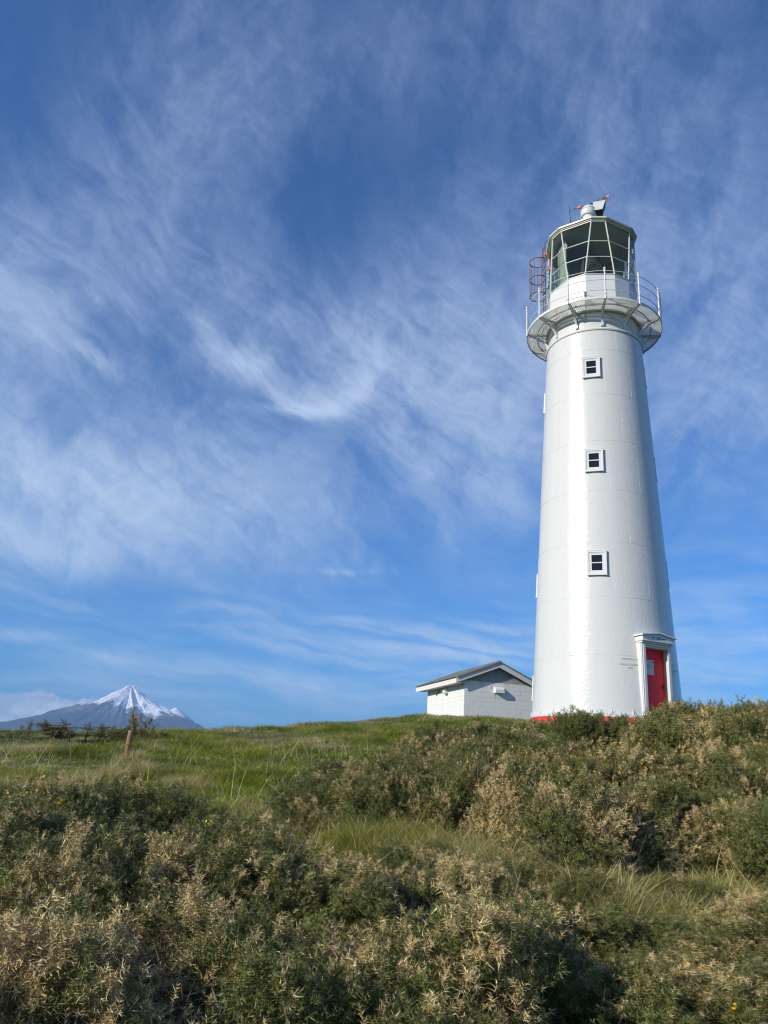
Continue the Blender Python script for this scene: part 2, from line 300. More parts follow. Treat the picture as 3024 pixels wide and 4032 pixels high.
# ------------------------------------------------------------------ where the gorse stands
# az (bearing), rho (distance), height, width, kind, prototype, turn, dryness, golden, blossom, label
BUSHES = [
    (-19.64, 3.3, 0.85, 1.4, 'n', 0, 1.49, 0.41, 0, 0, 'straw tipped spiny gorse bush filling the bottom left corner'),
    (-10.09, 3.5, 0.8, 1.35, 'n', 1, 3.42, 0.39, 0, 0, 'large tan tipped gorse bush at the bottom edge between the left corner and the middle'),
    (-0.6, 3.35, 0.78, 1.3, 'n', 2, 2.32, 0.41, 0.1, 0, 'brown tipped gorse bush at the bottom edge just left of the middle'),
    (7.35, 3.7, 0.8, 1.3, 'n', 3, 3.79, 0.39, 0.1, 0, 'tan tipped gorse bush at the bottom edge just right of the middle'),
    (15.45, 4.1, 0.6, 1.2, 'n', 4, 3.93, 0.09, 0.2, 0, 'low green gorse bush at the bottom edge below the lighthouse'),
    (23.22, 4.2, 0.5, 1.3, 'n', 5, 0.41, 0.13, 0.3, 1, 'low green gorse bush with small yellow flowers in the bottom right corner'),
    (-18.65, 4.9, 0.85, 1.3, 'n', 6, 0.08, 0.34, 0, 0, 'brown and green gorse bush at the left edge behind the straw tipped corner bush'),
    (-12.52, 5.1, 0.9, 1.4, 'n', 7, 5.26, 0.27, 0, 1, 'tall brown tipped gorse bush below the wooden post in the second row from the bottom'),
    (-5.88, 5.2, 0.76, 1.35, 'n', 8, 1.63, 0.34, 0.1, 0, 'tan tipped gorse bush in the second row between the post and the long grass hollow'),
    (1.69, 4.8, 0.68, 1.3, 'n', 9, 1.47, 0.39, 0.1, 0, 'low dry gorse bush in front of the long grass hollow at mid slope'),
    (7.55, 5.2, 0.68, 1.15, 'n', 10, 6.25, 0.31, 0.1, 0, 'small dry brown gorse bush right of the low one before the long grass hollow'),
    (21.36, 6.9, 0.34, 1.0, 'n', 11, 2.95, 0.19, 0.2, 0, 'small olive gorse clump in the straw grass strip nearer the right edge'),
    (3.85, 7.2, 0.4, 0.9, 'n', 12, 5.25, 0.29, 0, 0, 'low dry gorse tuft in the long grass hollow at mid slope'),
    (10.59, 6.9, 0.34, 0.8, 'n', 13, 2.99, 0.33, 0.1, 0, 'smallest dry gorse tuft at the right end of the long grass hollow'),
    (-23.74, 6.0, 0.85, 1.5, 'n', 14, 4.01, 0.19, 0, 0, 'half cropped green gorse bush at the left edge beneath the volcano'),
    (-19.94, 6.6, 0.85, 1.5, 'n', 15, 0.95, 0.08, 0, 1, 'dark green gorse bush with a few yellow flowers below the left foot of the volcano'),
    (-14.2, 6.8, 0.85, 1.5, 'n', 16, 3.99, 0.15, 0, 0, 'dark green gorse bush straight below the leaning post, midway down the slope'),
    (-9.59, 6.9, 0.6, 1.3, 'n', 17, 5.45, 0.13, 0, 0, 'dark green gorse bush just left of the long grass hollow, beside the meadow'),
    (15.88, 5.6, 0.45, 1.3, 'n', 18, 3.29, 0.09, 0.2, 0, 'low green gorse bush on the near side of the straw grass strip below the lighthouse'),
    (20.02, 5.2, 0.42, 1.3, 'n', 19, 4.66, 0.13, 0.3, 0, 'lowest green gorse bush on the grass between the lighthouse line and the right corner'),
    (25.46, 5.9, 0.45, 1.1, 'n', 20, 4.22, 0.34, 0.1, 0, 'low brown tipped gorse bush at the right edge before the grass strip'),
    (-22.96, 8.4, 0.6, 1.7, 'm', 0, 0.4, 0.08, 0, 1, 'green gorse bush with yellow flowers at the left edge, first beyond the near thicket'),
    (-18.57, 8.8, 0.55, 1.7, 'm', 1, 4.76, 0.1, 0, 0, 'low green gorse bush bordering the meadow left of the wooden post'),
    (-13.85, 8.9, 0.52, 1.6, 'm', 2, 3.71, 0.16, 0, 0, 'low green gorse bush bordering the meadow nearest in line with the wooden post'),
    (14.06, 6.7, 0.36, 0.9, 'n', 21, 1.89, 0.19, 0.2, 0, 'small olive gorse clump in the straw grass strip straight below the lighthouse windows'),
    (-2.18, 9.7, 0.62, 1.5, 'm', 3, 0.19, 0.14, 0, 1, 'green flowering gorse bush at the left tip of the hillside thicket beside the meadow'),
    (1.23, 9.2, 0.8, 1.6, 'm', 4, 5.44, 0.16, 0.1, 1, 'dark green flowering gorse bush in the front of the thicket above the grass hollow'),
    (6.24, 10.6, 0.8, 1.4, 'm', 5, 2.97, 0.2, 0.1, 0, 'green gorse bush behind the dark bare gap in the hillside thicket'),
    (9.63, 8.7, 0.9, 1.5, 'm', 6, 4.51, 0.35, 0.1, 1, 'brown tipped flowering gorse bush at the right side of the dark bare gap'),
    (15.2, 8.0, 0.9, 1.8, 'm', 7, 5.52, 0.3, 0.1, 0, 'broad tan tipped gorse bush overhanging the straw grass strip below the lighthouse door side'),
    (18.79, 9.0, 0.8, 1.7, 'm', 8, 4.48, 0.24, 0.2, 0, "olive gorse bush on the grass strip's upper edge beside the broad tan one"),
    (22.76, 9.2, 0.7, 1.6, 'm', 9, 5.78, 0.25, 0.2, 0, 'olive gorse bush on the upper edge of the grass strip towards the right edge'),
    (26.46, 8.6, 0.75, 1.6, 'm', 10, 2.48, 0.3, 0.1, 0, 'brown tipped gorse bush at the right edge above the grass strip'),
    (-0.8, 11.2, 0.62, 1.6, 'm', 11, 5.03, 0.14, 0.1, 1, 'low green flowering gorse bush where the meadow meets the thicket left of the hut'),
    (3.1, 11.4, 0.78, 1.7, 'm', 12, 2.79, 0.24, 0.1, 0, 'brown green gorse bush in the second rank of the thicket left of the hut'),
    (7.35, 11.3, 0.9, 1.7, 'm', 13, 5.88, 0.28, 0.1, 0, 'brown tipped gorse bush in the second rank of the thicket below the hut'),
    (11.53, 11.5, 0.9, 1.7, 'm', 14, 5.52, 0.26, 0.1, 0, 'brown green gorse bush in the second rank below the left edge of the lighthouse'),
    (15.27, 11.2, 0.8, 1.6, 'm', 15, 0.61, 0.2, 0.3, 1, 'golden green flowering gorse bush in the second rank below the middle of the lighthouse'),
    (19.21, 11.6, 0.9, 1.8, 'm', 16, 0.85, 0.18, 0.3, 1, 'golden green flowering gorse bush in the second rank below the red door'),
    (22.93, 11.4, 0.85, 1.7, 'm', 17, 1.36, 0.2, 0.3, 0, 'golden green gorse bush without flowers in the second rank right of the door line'),
    (26.25, 11.8, 0.95, 1.8, 'm', 18, 6.06, 0.22, 0.2, 1, 'tall flowering gorse bush in the second rank at the right edge'),
    (5.03, 13.6, 0.75, 1.9, 'f', 0, 2.74, 0.26, 0.1, 0, "brown green gorse bush in the third rank below the hut's sunlit side wall"),
    (8.96, 13.8, 0.85, 1.9, 'f', 1, 3.94, 0.26, 0.1, 1, "brown green flowering gorse bush in the third rank below the hut's gable"),
    (12.81, 13.6, 0.75, 1.8, 'f', 2, 1.89, 0.22, 0.2, 0, 'olive gorse bush in the third rank below the gap between hut and lighthouse'),
    (16.55, 13.9, 0.75, 1.8, 'f', 3, 3.19, 0.18, 0.3, 1, 'golden flowering gorse bush in the third rank below the lighthouse plinth'),
    (20.47, 14.0, 1.0, 2.0, 'f', 4, 2.42, 0.18, 0.4, 1, 'tall golden flowering gorse bush in the third rank below the red door'),
    (24.2, 14.2, 1.15, 2.0, 'f', 5, 2.2, 0.2, 0.4, 0, 'tall golden gorse bush in the third rank of the mound right of the door'),
    (27.22, 14.5, 1.2, 2.0, 'f', 6, 3.67, 0.22, 0.3, 0, 'tall golden gorse bush in the third rank cut off by the right edge'),
    (8.3, 16.2, 0.7, 1.9, 'f', 7, 3.67, 0.22, 0.2, 1, 'low flowering gorse bush below the hut wall, nearest the crest grass'),
    (11.86, 16.6, 0.55, 1.8, 'f', 8, 5.68, 0.16, 0.3, 0, "lowest golden green gorse bush before the lighthouse's left foot"),
    (20.23, 16.8, 1.0, 1.9, 'f', 9, 4.28, 0.2, 0.4, 1, 'golden flowering gorse bush hiding the foot of the red door'),
    (23.44, 17.0, 1.2, 2.0, 'f', 10, 5.83, 0.2, 0.4, 1, 'tall golden flowering gorse bush in the mound just right of the red door'),
    (26.51, 17.2, 1.2, 2.0, 'f', 11, 5.38, 0.24, 0.4, 0, 'tall golden gorse bush in the mound at the right edge below its skyline'),
    (14.12, 19.3, 0.75, 1.8, 'f', 12, 6.22, 0.08, 0.1, 1, 'dark green flowering gorse bush right against the red plinth on its left'),
    (16.62, 19.6, 0.8, 1.7, 'f', 13, 4.22, 0.08, 0.1, 0, 'dark green gorse bush without flowers against the middle of the red plinth'),
    (21.76, 19.8, 1.15, 1.9, 'f', 14, 1.02, 0.2, 0.5, 0, 'golden gorse bush on the skyline touching the right side of the door frame'),
    (24.92, 20.0, 1.22, 2.0, 'f', 15, 5.4, 0.22, 0.5, 0, 'tall golden gorse bush on the skyline of the mound right of the lighthouse'),
    (27.66, 20.2, 1.12, 2.0, 'f', 16, 6.06, 0.22, 0.4, 0, 'golden gorse bush on the skyline at the far right edge'),
    (-23.24, 19.5, 0.42, 0.3, 's', 0, 5.68, 0.45, 0.2, 0, 'thin upright gorse shoot on the skyline near the left edge under the cloud bank'),
    (-21.79, 19.7, 0.36, 0.34, 's', 0, 3.57, 0.45, 0.2, 0, "bushy upright gorse shoot on the skyline in front of the volcano's left foot"),
    (-19.85, 19.0, 0.36, 1.05, 's', 3, 4.48, 0.34, 0.3, 0, 'wide clump of brown gorse shoots on the skyline left of the wooden post'),
    (-18.26, 19.6, 0.3, 0.35, 's', 1, 1.33, 0.3, 0.1, 0, 'small gorse shoot on the skyline just left of the wooden post'),
    (-17.17, 19.4, 0.32, 0.5, 's', 1, 5.22, 0.35, 0.1, 0, 'spreading gorse shoots on the skyline directly behind the wooden post'),
    (-16.03, 19.3, 0.7, 0.42, 's', 2, 3.6, 0.45, 0.2, 0, "tallest forked gorse shoot on the skyline below the volcano's right snow slope"),
    (-14.81, 19.8, 0.22, 0.34, 's', 0, 1.79, 0.4, 0.2, 0, 'shortest gorse shoot on the skyline right of the tallest forked one'),
    (-24.52, 19.2, 0.22, 0.5, 's', 1, 0.4, 0.4, 0.2, 0, 'low gorse shoots on the skyline at the very left edge'),
]
HOLLOWS = [(5.6, 9.0, .75), (6.2, 8.4, .6), (11.6, 7.6, .5)]          # bare ground painted dark as shaded hollows: bearing, distance, radius
# ------------------------------------------------------------------ ground
def b_ground(t, b):
    co = objcoord(); f, _ = noise(co, 1.3, 5, .6); f2, _ = noise(co, 14, 4, .6)
    c = mixc(sstep(.35, .65, f), (.050, .062, .016), (.085, .080, .028))
    c = mixc(sstep(.45, .8, f2)*.5, c, (.040, .032, .018)); c = mixc(N(attr('litter_shade').outputs['Fac']), c, (.022, .017, .010)); link(c, b.inputs['Base Color'])
M_ground = mat('grassy soil', b_ground, rough=.95)
def litter_shade(V):
    # bare litter beneath each gorse bush, painted darker to deepen the shaded gaps
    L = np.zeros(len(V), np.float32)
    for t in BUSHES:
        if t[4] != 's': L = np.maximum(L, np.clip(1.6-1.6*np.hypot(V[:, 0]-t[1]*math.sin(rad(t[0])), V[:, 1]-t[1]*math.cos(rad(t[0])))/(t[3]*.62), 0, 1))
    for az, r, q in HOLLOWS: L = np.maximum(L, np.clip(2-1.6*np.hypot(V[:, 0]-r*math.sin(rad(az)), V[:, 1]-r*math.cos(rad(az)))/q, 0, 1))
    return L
def make_ground():
    # one sheet: fine near the camera, coarse out to the far plain
    def axis(lo, hi):
        a = np.concatenate([np.arange(-40, 60, .35)])
        left = -40-np.geomspace(1, -40-lo+1, 40)+1; right = 60+np.geomspace(1, hi-60+1, 40)-1
        return np.unique(np.concatenate([left, a, right]))
    xs = axis(-19000, 12000); ys = axis(-2500, 36500)
    Xg, Yg = np.meshgrid(xs, ys); Z = ground_z(Xg, Yg)
    V = np.stack([Xg, Yg, Z], -1).reshape(-1, 3); nx = len(xs); ny = len(ys)
    i = (np.arange(ny-1)[:, None]*nx+np.arange(nx-1)[None]).ravel()
    return np_mesh('ground', V, F4=np.stack([i, i+1, i+nx+1, i+nx], 1), mt=M_ground, smooth=True, attrs=dict(litter_shade=litter_shade(V)))
tag(link_obj('ground', make_ground()), kind='structure')

# ------------------------------------------------------------------ snow-capped volcano, 26 km off
def b_mount(t, b):
    co = objcoord()
    sn = N(attr('snow').outputs['Fac']); hh = N(attr('height').outputs['Fac']); rg = N(attr('rib').outputs['Fac'])
    f, _ = noise(co, .004, 6, .65); f2, _ = noise(co, .0012, 5, .6)
    s = sstep(.47, .56, sn+(f-.5)*.34)
    rock = mixc(sstep(.4, .6, f), (.075, .060, .064), (.175, .138, .120))
    tus = mixc(sstep(.38, .62, f2), (.11, .105, .06), (.17, .14, .10))
    low = mixc(sstep(.4, .6, f), (.016, .028, .014), (.030, .042, .020))
    c = mixc(sstep(.46, .60, hh+(f2-.5)*.16), low, tus)
    c = mixc(sstep(.56, .68, hh+(f-.5)*.2), c, rock)
    c = mixc(s, c, (.93, .94, .96)); link(c, b.inputs['Base Color'])
M_mount = mat('alpine rock and snow', b_mount, rough=.9)
def make_mountain():
    # profile height(r) measured from the far skyline; ribs and gullies run down from the summit
    rr = np.concatenate([np.linspace(0, 3600, 170), np.geomspace(3640, 10500, 34)]); na = 720
    th = np.arange(na)/na*2*np.pi
    R, T = np.meshgrid(rr, th, indexing='ij')
    H = np.interp(R, [0, 60, 130, 320, 885, 1189, 1560, 1974, 2446, 3190, 4400, 6500, 9000, 10500], [1990, 1992, 1950, 1800, 1455, 1315, 1165, 1035, 860, 640, 390, 150, 10, -40])
    # ribs: ridged noise in angle, wandering with radius
    def rib(k, seed, wob):
        u = np.cos(T)*k; v = np.sin(T)*k
        q = fbm(u+wob*np.sin(R/700+seed)+50, v+wob*np.cos(R/560+seed*2)+50, seed, 3)
        return 1-np.abs(q-.5)*4.4
    r1 = rib(4.0, 3, .22); r2 = rib(10., 21, .34); r3 = rib(24., 33, .5)
    amp = np.interp(R, [0, 150, 700, 1500, 2600, 5000, 10500], [6, 55, 125, 150, 110, 60, 10])
    D = (r1*.42+r2*.34+r3*.26-.45)+(fbm(R*np.sin(T)/210+7, R*np.cos(T)/210+7, 61, 4)-.5)*.55
    x = R*np.sin(T); y = R*np.cos(T)
    H = H+amp*D+(fbm(x/160+90, y/160+90, 5, 4)-.5)*np.interp(R, [0, 300, 2500, 9000], [10, 60, 70, 10])
    # second summit low on the right flank, shoulder on the left
    e = Vector((math.cos(rad(17.2)), math.sin(rad(17.2))))      # across the view
    ax = x*e.x+y*e.y; ay = -x*e.y+y*e.x
    H = np.maximum(H, 1425-np.hypot(ax-1440, ay+250)*.62+50*(D)) if True else H
    H = H-np.clip(ax-1700, 0, 2500)*.11*np.exp(-(ay/3500)**2)
    H = H+60*np.exp(-((ax+2000)/420)**2-(ay/700)**2)
    snow = (H-1185)/1200+.5+(-D)*.30+np.clip((ax-200)/6000, -.1, .12)
    snow = np.where(np.hypot(ax-1440, ay+250) < 560, np.maximum(snow, (H-1215)/600+.5-D*.25), snow)
    mx_, my_ = 26000*math.sin(rad(-17.16)), 26000*math.cos(rad(-17.16))
    V = np.stack([x, y, H], -1).reshape(-1, 3)
    i = np.arange(len(rr)-1)[:, None]*na; j = np.arange(na)[None]; j2 = (j+1) % na
    F = np.stack([i+j, i+na+j, i+na+j2, i+j2], -1).reshape(-1, 4)
    me = np_mesh('mountain', V, F4=F[:, ::-1], mt=M_mount, attrs=dict(snow=snow.ravel(), height=(H/2000).ravel(), rib=D.ravel()), smooth=True)
    return me, (mx_, my_, 0)
_me, _loc = make_mountain()
tag(link_obj('mountain', _me, loc=_loc), kind='structure')

# ------------------------------------------------------------------ air between here and the mountain
def make_haze():
    mt = bpy.data.materials.new('thin air'); mt.use_nodes = True; t = mt.node_tree
    for n in list(t.nodes): t.nodes.remove(n)
    o = t.nodes.new('ShaderNodeOutputMaterial'); v = t.nodes.new('ShaderNodeVolumePrincipled')
    v.inputs['Color'].default_value = (.36, .60, 1.0, 1); v.inputs['Density'].default_value = HAZE_DENSITY
    t.links.new(v.outputs[0], o.inputs['Volume'])
    mb = MB(); mb.box((-3500, 17000, 1034), (31600, 39600, 2136)); ob = mb.build('haze', mt)
    tag(ob, kind='stuff', label='thin blue haze between the hill and the far volcano')
HAZE_DENSITY = 3.4e-5
make_haze()

# ------------------------------------------------------------------ painted surfaces
def b_white(t, b, col=(.62, .625, .605), rgh=.20, rough_bump=.55, streak=.12):
    co = objcoord(); x, y, z = sep(co)
    f, _ = noise(co, 8.5, 4, .65); f2, _ = noise(co, 26, 3, .6); st, _ = noise(comb(x*5.0, y*5.0, z*.16), 1.0, 5, .65)
    c = mixc(sstep(.52, .80, st)*streak*2.2, col, (col[0]*.80, col[1]*.81, col[2]*.80))
    c = mixc(sstep(.5, .85, noise(co, 1.6, 5, .6)[0])*.10, c, (col[0]*.72, col[1]*.70, col[2]*.62)); link(c, b.inputs['Base Color'])
    link(f*.20+(rgh-.10), b.inputs['Roughness']); bump(f*.6+f2*.4, b, rough_bump, .020)
M_tower = mat('gloss white tower paint', b_white)
M_white = mat('gloss white trim paint', lambda t, b: b_white(t, b, (.66, .665, .65), .34, .05, .05))
M_cream = mat('cream lantern paint', lambda t, b: b_white(t, b, (.63, .64, .56), .38, .05, .06))
def b_red(t, b):
    co = objcoord(); f, _ = noise(co, 5, 5, .6); x, y, z = sep(co)
    link(mixc(sstep(.3, .7, f), (.86, .014, .032), (.76, .012, .028)), b.inputs['Base Color'])
M_red = mat('red door paint', b_red, rough=.55)
M_redbase = mat('red plinth paint', lambda t, b: link(mixc(sstep(.35, .7, noise(objcoord(), 4, 5, .6)[0]), (.78, .035, .035), (.68, .03, .03)), b.inputs['Base Color']), rough=.5)
M_letter = mat('dark lettering paint', base=(.035, .035, .04), rough=.6)
M_notice = mat('printed notice sheet', base=(.56, .59, .60), rough=.45)
M_dark = mat('dark window glass', base=(.012, .013, .014), rough=.06)
M_black = mat('dark grey metal', base=(.03, .03, .032), rough=.5)
M_rust = mat('rusted steel', lambda t, b: link(mixc(sstep(.35, .65, noise(objcoord(), 18, 5, .6)[0]), (.26, .10, .035), (.14, .055, .025)), b.inputs['Base Color']), rough=.8)
M_pink = mat('faded red paint', base=(.62, .22, .20), rough=.6)
M_vane = mat('weathered dark green paint', lambda t, b: link(mixc(sstep(.42, .6, noise(objcoord(), 9, 4, .6)[0]), (.05, .058, .045), (.15, .15, .12)), b.inputs['Base Color']), rough=.7)
M_lens = mat('lens prisms', base=(.12, .15, .14), rough=.12)
M_inner = mat('dark lantern interior', base=(.60, .65, .58), rough=.8)
def b_glass(t, b):
    o = t.nodes['Material Output']; tr = t.nodes.new('ShaderNodeBsdfTransparent'); tr.inputs[0].default_value = (.62, .68, .64, 1)
    gl = t.nodes.new('ShaderNodeBsdfGlossy'); gl.inputs['Roughness'].default_value = .02; gl.inputs['Color'].default_value = (.8, .85, .82, 1)
    lw = t.nodes.new('ShaderNodeLayerWeight'); fr = N.math('POWER', N(lw.outputs['Facing']), 5.0)*.9+.045
    ms = t.nodes.new('ShaderNodeMixShader'); t.links.new(fr.v, ms.inputs[0]); t.links.new(tr.outputs[0], ms.inputs[1]); t.links.new(gl.outputs[0], ms.inputs[2])
    t.links.new(ms.outputs[0], o.inputs['Surface'])
M_glass = mat('tinted lantern glass', b_glass)

# ------------------------------------------------------------------ lighthouse
CX, CY = 7.77, 26.0
ZB, TT, RB, RT = 3.482, 13.806, 2.42, 1.778
ZG, RG = 18.13, 2.545
def tr(z): return RB+(RT-RB)*(z-ZB)/TT
def P(az, R, z): return Vector((CX+R*math.sin(rad(az)), CY-R*math.cos(rad(az)), z))
def frame_at(az, R, z, tilt=0.0):
    """local x = tangent (viewer's right), y = outward, z = up along the wall"""
    n = Vector((math.sin(rad(az)), -math.cos(rad(az)), 0)); t = Vector((math.cos(rad(az)), math.sin(rad(az)), 0)); u = Vector((0, 0, 1))
    n2 = n*math.cos(tilt)+u*math.sin(tilt); u2 = u*math.cos(tilt)-n*math.sin(tilt)
    M_ = Matrix((t, n2, u2)).transposed().to_4x4(); M_.translation = P(az, R, z); return M_
TILT = math.atan((RB-RT)/TT)
LH = empty('lighthouse', (CX, CY, 3.2), 'tall white iron lighthouse with a glazed lantern and red door on the hilltop', 'lighthouse')
SEAM = [1.807, 3.666, 5.520, 7.374, 9.235, 11.068, 12.926]
def make_tower():
    mb = MB(); prof = [(RB+.05, ZB-.05), (RB+.05, ZB+.045), (RB+.006, ZB+.05)]
    z0 = ZB+.05
    zs = [2.09-.03, 2.14-.03]      # ring breaks at the top of the door opening
    marks = [ZB+s for s in SEAM]
    cuts = sorted(marks+[5.62])
    for zc in cuts:
        if zc in marks: prof += [(tr(zc)+.004, zc-.012), (tr(zc)-.005, zc-.010), (tr(zc)-.005, zc+.006), (tr(zc)+.0, zc+.008)]
        else: prof += [(tr(zc), zc)]
    zt = ZB+TT
    prof += [(RT, zt-.055)]
    n = 240; j0, j1 = 8, 24
    mb.lathe(prof, n, (CX, CY), skip=lambda j, za, zb: (j0 <= j < j1) and zb <= 5.62+1e-6)
    # raised joint strips between the plates
    zlo = [ZB+.05]+marks; zhi = marks+[zt-.06]
    for k in range(8):
        a0 = -5.3 if k % 2 == 0 else -20.0
        for q in range(12):
            az = a0+30*q
            if k == 0 and 8 < (az % 360) < 40: continue
            za, zb = zlo[k]+.015, zhi[k]-.015
            A, B = P(az, tr(za)-.004, za), P(az, tr(zb)-.004, zb)
            mb.tube([A, B], .0085, 4)
    # foot gussets
    for q in range(24):
        az = 2.3+15*q
        if 8 < (az % 360) < 40: continue
        M_ = frame_at(az, RB-.01, ZB); mb.prism([(0, .05), (0, .16), (.0, .16)], -.01, .01, M_) if False else None
        Mq = M_ @ Matrix.Rotation(rad(90), 4, 'Z'); mb.prism([(0, .04), (.075, .04), (.0, .20)], -.012, .012, Mq)
    mb.build('tower_shell', M_tower, LH)
    mb = MB(); mb.lathe([(RT, zt-.06), (RT+.035, zt-.045), (RT+.05, zt), (RT+.035, zt+.045), (RT-.04, zt+.055)], 160, (CX, CY)); mb.build('collar_ring', M_white, LH)
    mb = MB(); mb.lathe([(RT-.05, zt+.05), (RT-.05, ZG-.09), (RT+.03, ZG-.07), (RT+.03, ZG-.005)], 160, (CX, CY))
    for q in range(12):
        A = P(-5.3+30*q, RT-.052, zt+.08); B = P(-5.3+30*q, RT-.052, ZG-.1); mb.tube([A, B], .008, 4)
    mb.build('watch_room_wall', M_tower, LH)
    mb = MB(); mb.lathe([(RB+.04, ZB-.6), (RB+.045, ZB-.06), (RB+.02, ZB-.052)], 160, (CX, CY))
    mb.lathe([(RB+.02, ZB-.052), (RB+.05, ZB-.05)], 160, (CX, CY)); mb.build('plinth', M_redbase, LH)
make_tower()

def window(az, zc, sink=0.0):
    """square frame standing proud of the shell with a two-pane sash"""
    R = tr(zc)-sink; M_ = frame_at(az, R, zc, TILT); w, h = .31, .405
    def ringbox(mb, ow, oh, iw, ih, y0, y1):
        mb.box((-(ow+iw)/2, (y0+y1)/2, 0), (ow-iw, y1-y0, 2*oh), M_); mb.box(((ow+iw)/2, (y0+y1)/2, 0), (ow-iw, y1-y0, 2*oh), M_)
        mb.box((0, (y0+y1)/2, (oh+ih)/2), (2*iw, y1-y0, oh-ih), M_); mb.box((0, (y0+y1)/2, -(oh+ih)/2), (2*iw, y1-y0, oh-ih), M_)
    mb = MB(); ringbox(mb, w, h, w-.055, h-.055, -.06, .068); ringbox(mb, w-.055, h-.055, w-.085, h-.085, -.06, .052)
    mb.box((0, .05, -h-.010), (2*w+.016, .055, .02), M_); mb.box((0, .048, h+.008), (2*w+.012, .055, .016), M_)
    f = mb.build('window', M_white, LH)
    mb = MB(); ringbox(mb, w-.087, h-.087, .168, .262, -.04, .045); mb.box((0, .005, 0), (.336, .08, .035), M_); mb.build('sash', M_white, f)
    mb = MB(); mb.box((0, .008, 0), (.336, .02, .524), M_); mb.build('pane', M_dark, f)
for zc in (15.65, 11.96, 8.29): window(-19.8, zc)
for zc in (15.2, 8.02, 4.45): window(-110.5, zc, .05)
for zc in (15.9, 12.2, 8.35): window(70.2, zc, .07)

def text_mesh(s, size, parent, to3d, name='lettering', space=1.0, mt=None):
    cu = bpy.data.curves.new('t', 'FONT'); cu.body = s; cu.size = size; cu.align_x = 'CENTER'; cu.extrude = .004; cu.space_character = space
    ob = bpy.data.objects.new('t', cu); COL.objects.link(ob)
    dg = bpy.context.evaluated_depsgraph_get(); me = bpy.data.meshes.new_from_object(ob.evaluated_get(dg))
    bpy.data.objects.remove(ob); bpy.data.curves.remove(cu)
    po = parent_world(parent)
    for v in me.vertices: v.co = Vector(to3d(v.co.x, v.co.y, v.co.z))-po
    me.materials.clear(); me.materials.append(mt or M_letter); me.name = name
    o = bpy.data.objects.new(name, me); COL.objects.link(o); o.parent = parent; return o
def on_tower(azc, zc):
    def f(x, y, z):
        zz = zc+y; R = tr(zz); return P(azc+math.degrees(x/R), R+z+.004, zz)
    return f
for azc in (2.3, 45.6):
    # faint raised plate under the words
    mb = MB(); prof = [(tr(4.80)+.001, 4.80), (tr(4.80)+.007, 4.802), (tr(5.27)+.007, 5.268), (tr(5.27)+.001, 5.27)]
    mb.lathe(prof, 16, (CX, CY), rad(azc-7.6), rad(azc+6.9)); pl = mb.build('name_plate', M_tower, LH)
    for s, z, sz, sp in (('SIMPSON & CO', 5.155, .072, 1.12), ('PIMLICO LONDON', 4.985, .072, 1.03), ('1864', 4.885, .072, 1.3)):
        text_mesh(s, sz, pl, on_tower(azc+.2, z+.012), space=sp)

def make_door():
    az = 24.0; M_ = frame_at(az, 0, 0)
    zb = 3.47; zt = 5.60
    # recess lining closes the opening in the shell
    mb = MB()
    for sgn in (-1, 1):
        mb.box((sgn*.535, 2.27, (zb+zt)/2), (.09, .29, zt-zb), M_)          # lining jamb
        mb.box((sgn*.56, 2.30, (zb+zt)/2-.02), (.145, .26, zt-zb+.04-.04), M_) if False else None
    mb.box((0, 2.27, zt+.03), (1.16, .29, .06), M_); mb.box((0, 2.28, zb-.02), (1.16, .33, .05), M_)
    mb.build('door_lining', M_cream, LH)
    mb = MB()
    for sgn in (-1, 1):
        mb.box((sgn*.50, 2.425, (zb+5.72)/2), (.10, .045, 5.72-zb), M_)
        mb.box((sgn*.555, 2.36, (zb+5.72)/2), (.10, .145, 5.72-zb-.01), M_)
        mb.box((sgn*.612, 2.31, (zb+5.72)/2), (.03, .19, 5.72-zb-.02), M_)
    mb.box((0, 2.415, 5.69), (.90, .06, .07), M_)
    mb.build('door_frame', M_white, LH, bevel=.006)
    mb = MB()
    mb.box((0, 2.36, 5.745), (1.24, .26, .05), M_); mb.box((0, 2.38, 5.785), (1.29, .34, .03), M_)
    mb.prism([(-.645, 5.80), (.645, 5.80), (.645, 5.93), (0, 6.03), (-.645, 5.93)], 2.20, 2.545, M_)
    mb.prism([(-.70, 5.925), (0, 6.032), (.70, 5.925), (.70, 5.975), (0, 6.085), (-.70, 5.975)], 2.20, 2.60, M_)
    ped = mb.build('pediment', M_white, LH, bevel=.005)
    text_mesh('1864', .095, ped, lambda x, y, z: M_ @ Vector((x, 2.548+z, 5.855+y)), space=1.15)
    mb = MB()
    for sgn in (-1, 1):
        mb.prism([(sgn*.155, 5.888), (sgn*.19, 5.906), (sgn*.27, 5.896), (sgn*.27, 5.884), (sgn*.19, 5.870)], 2.545, 2.552, M_)
    mb.build('ornament', M_letter, ped)
    mb = MB(); mb.box((0, 2.175, (zb+zt)/2+.01), (.98, .05, zt-zb-.02), M_)
    dr = mb.build('door', M_red, LH)
    mb = MB(); mb.box((.40, 2.215, 4.45), (.03, .04, .14), M_); mb.tube([M_ @ Vector((.40, 2.22, 4.47)), M_ @ Vector((.40, 2.26, 4.47)), M_ @ Vector((.31, 2.26, 4.47))], .011, 8); mb.build('handle', M_black, dr)
    mb = MB(); mb.box((-.135, 2.204, 5.02), (.40, .010, .46), M_); nt = mb.build('notice', M_notice, dr)
    mb = MB()
    mb.box((.01, 2.211, 5.185), (.16, .004, .022), M_)
    for k, (x0, wd) in enumerate(((-.15, .20), (-.13, .28), (-.13, .26), (-.16, .14))): mb.box((x0+wd/2-.07+.0, 2.211, 5.09-.028*k), (wd, .004, .006), M_)
    mb.build('print', mat('grey print', base=(.18, .19, .22), rough=.7), dr)
make_door()

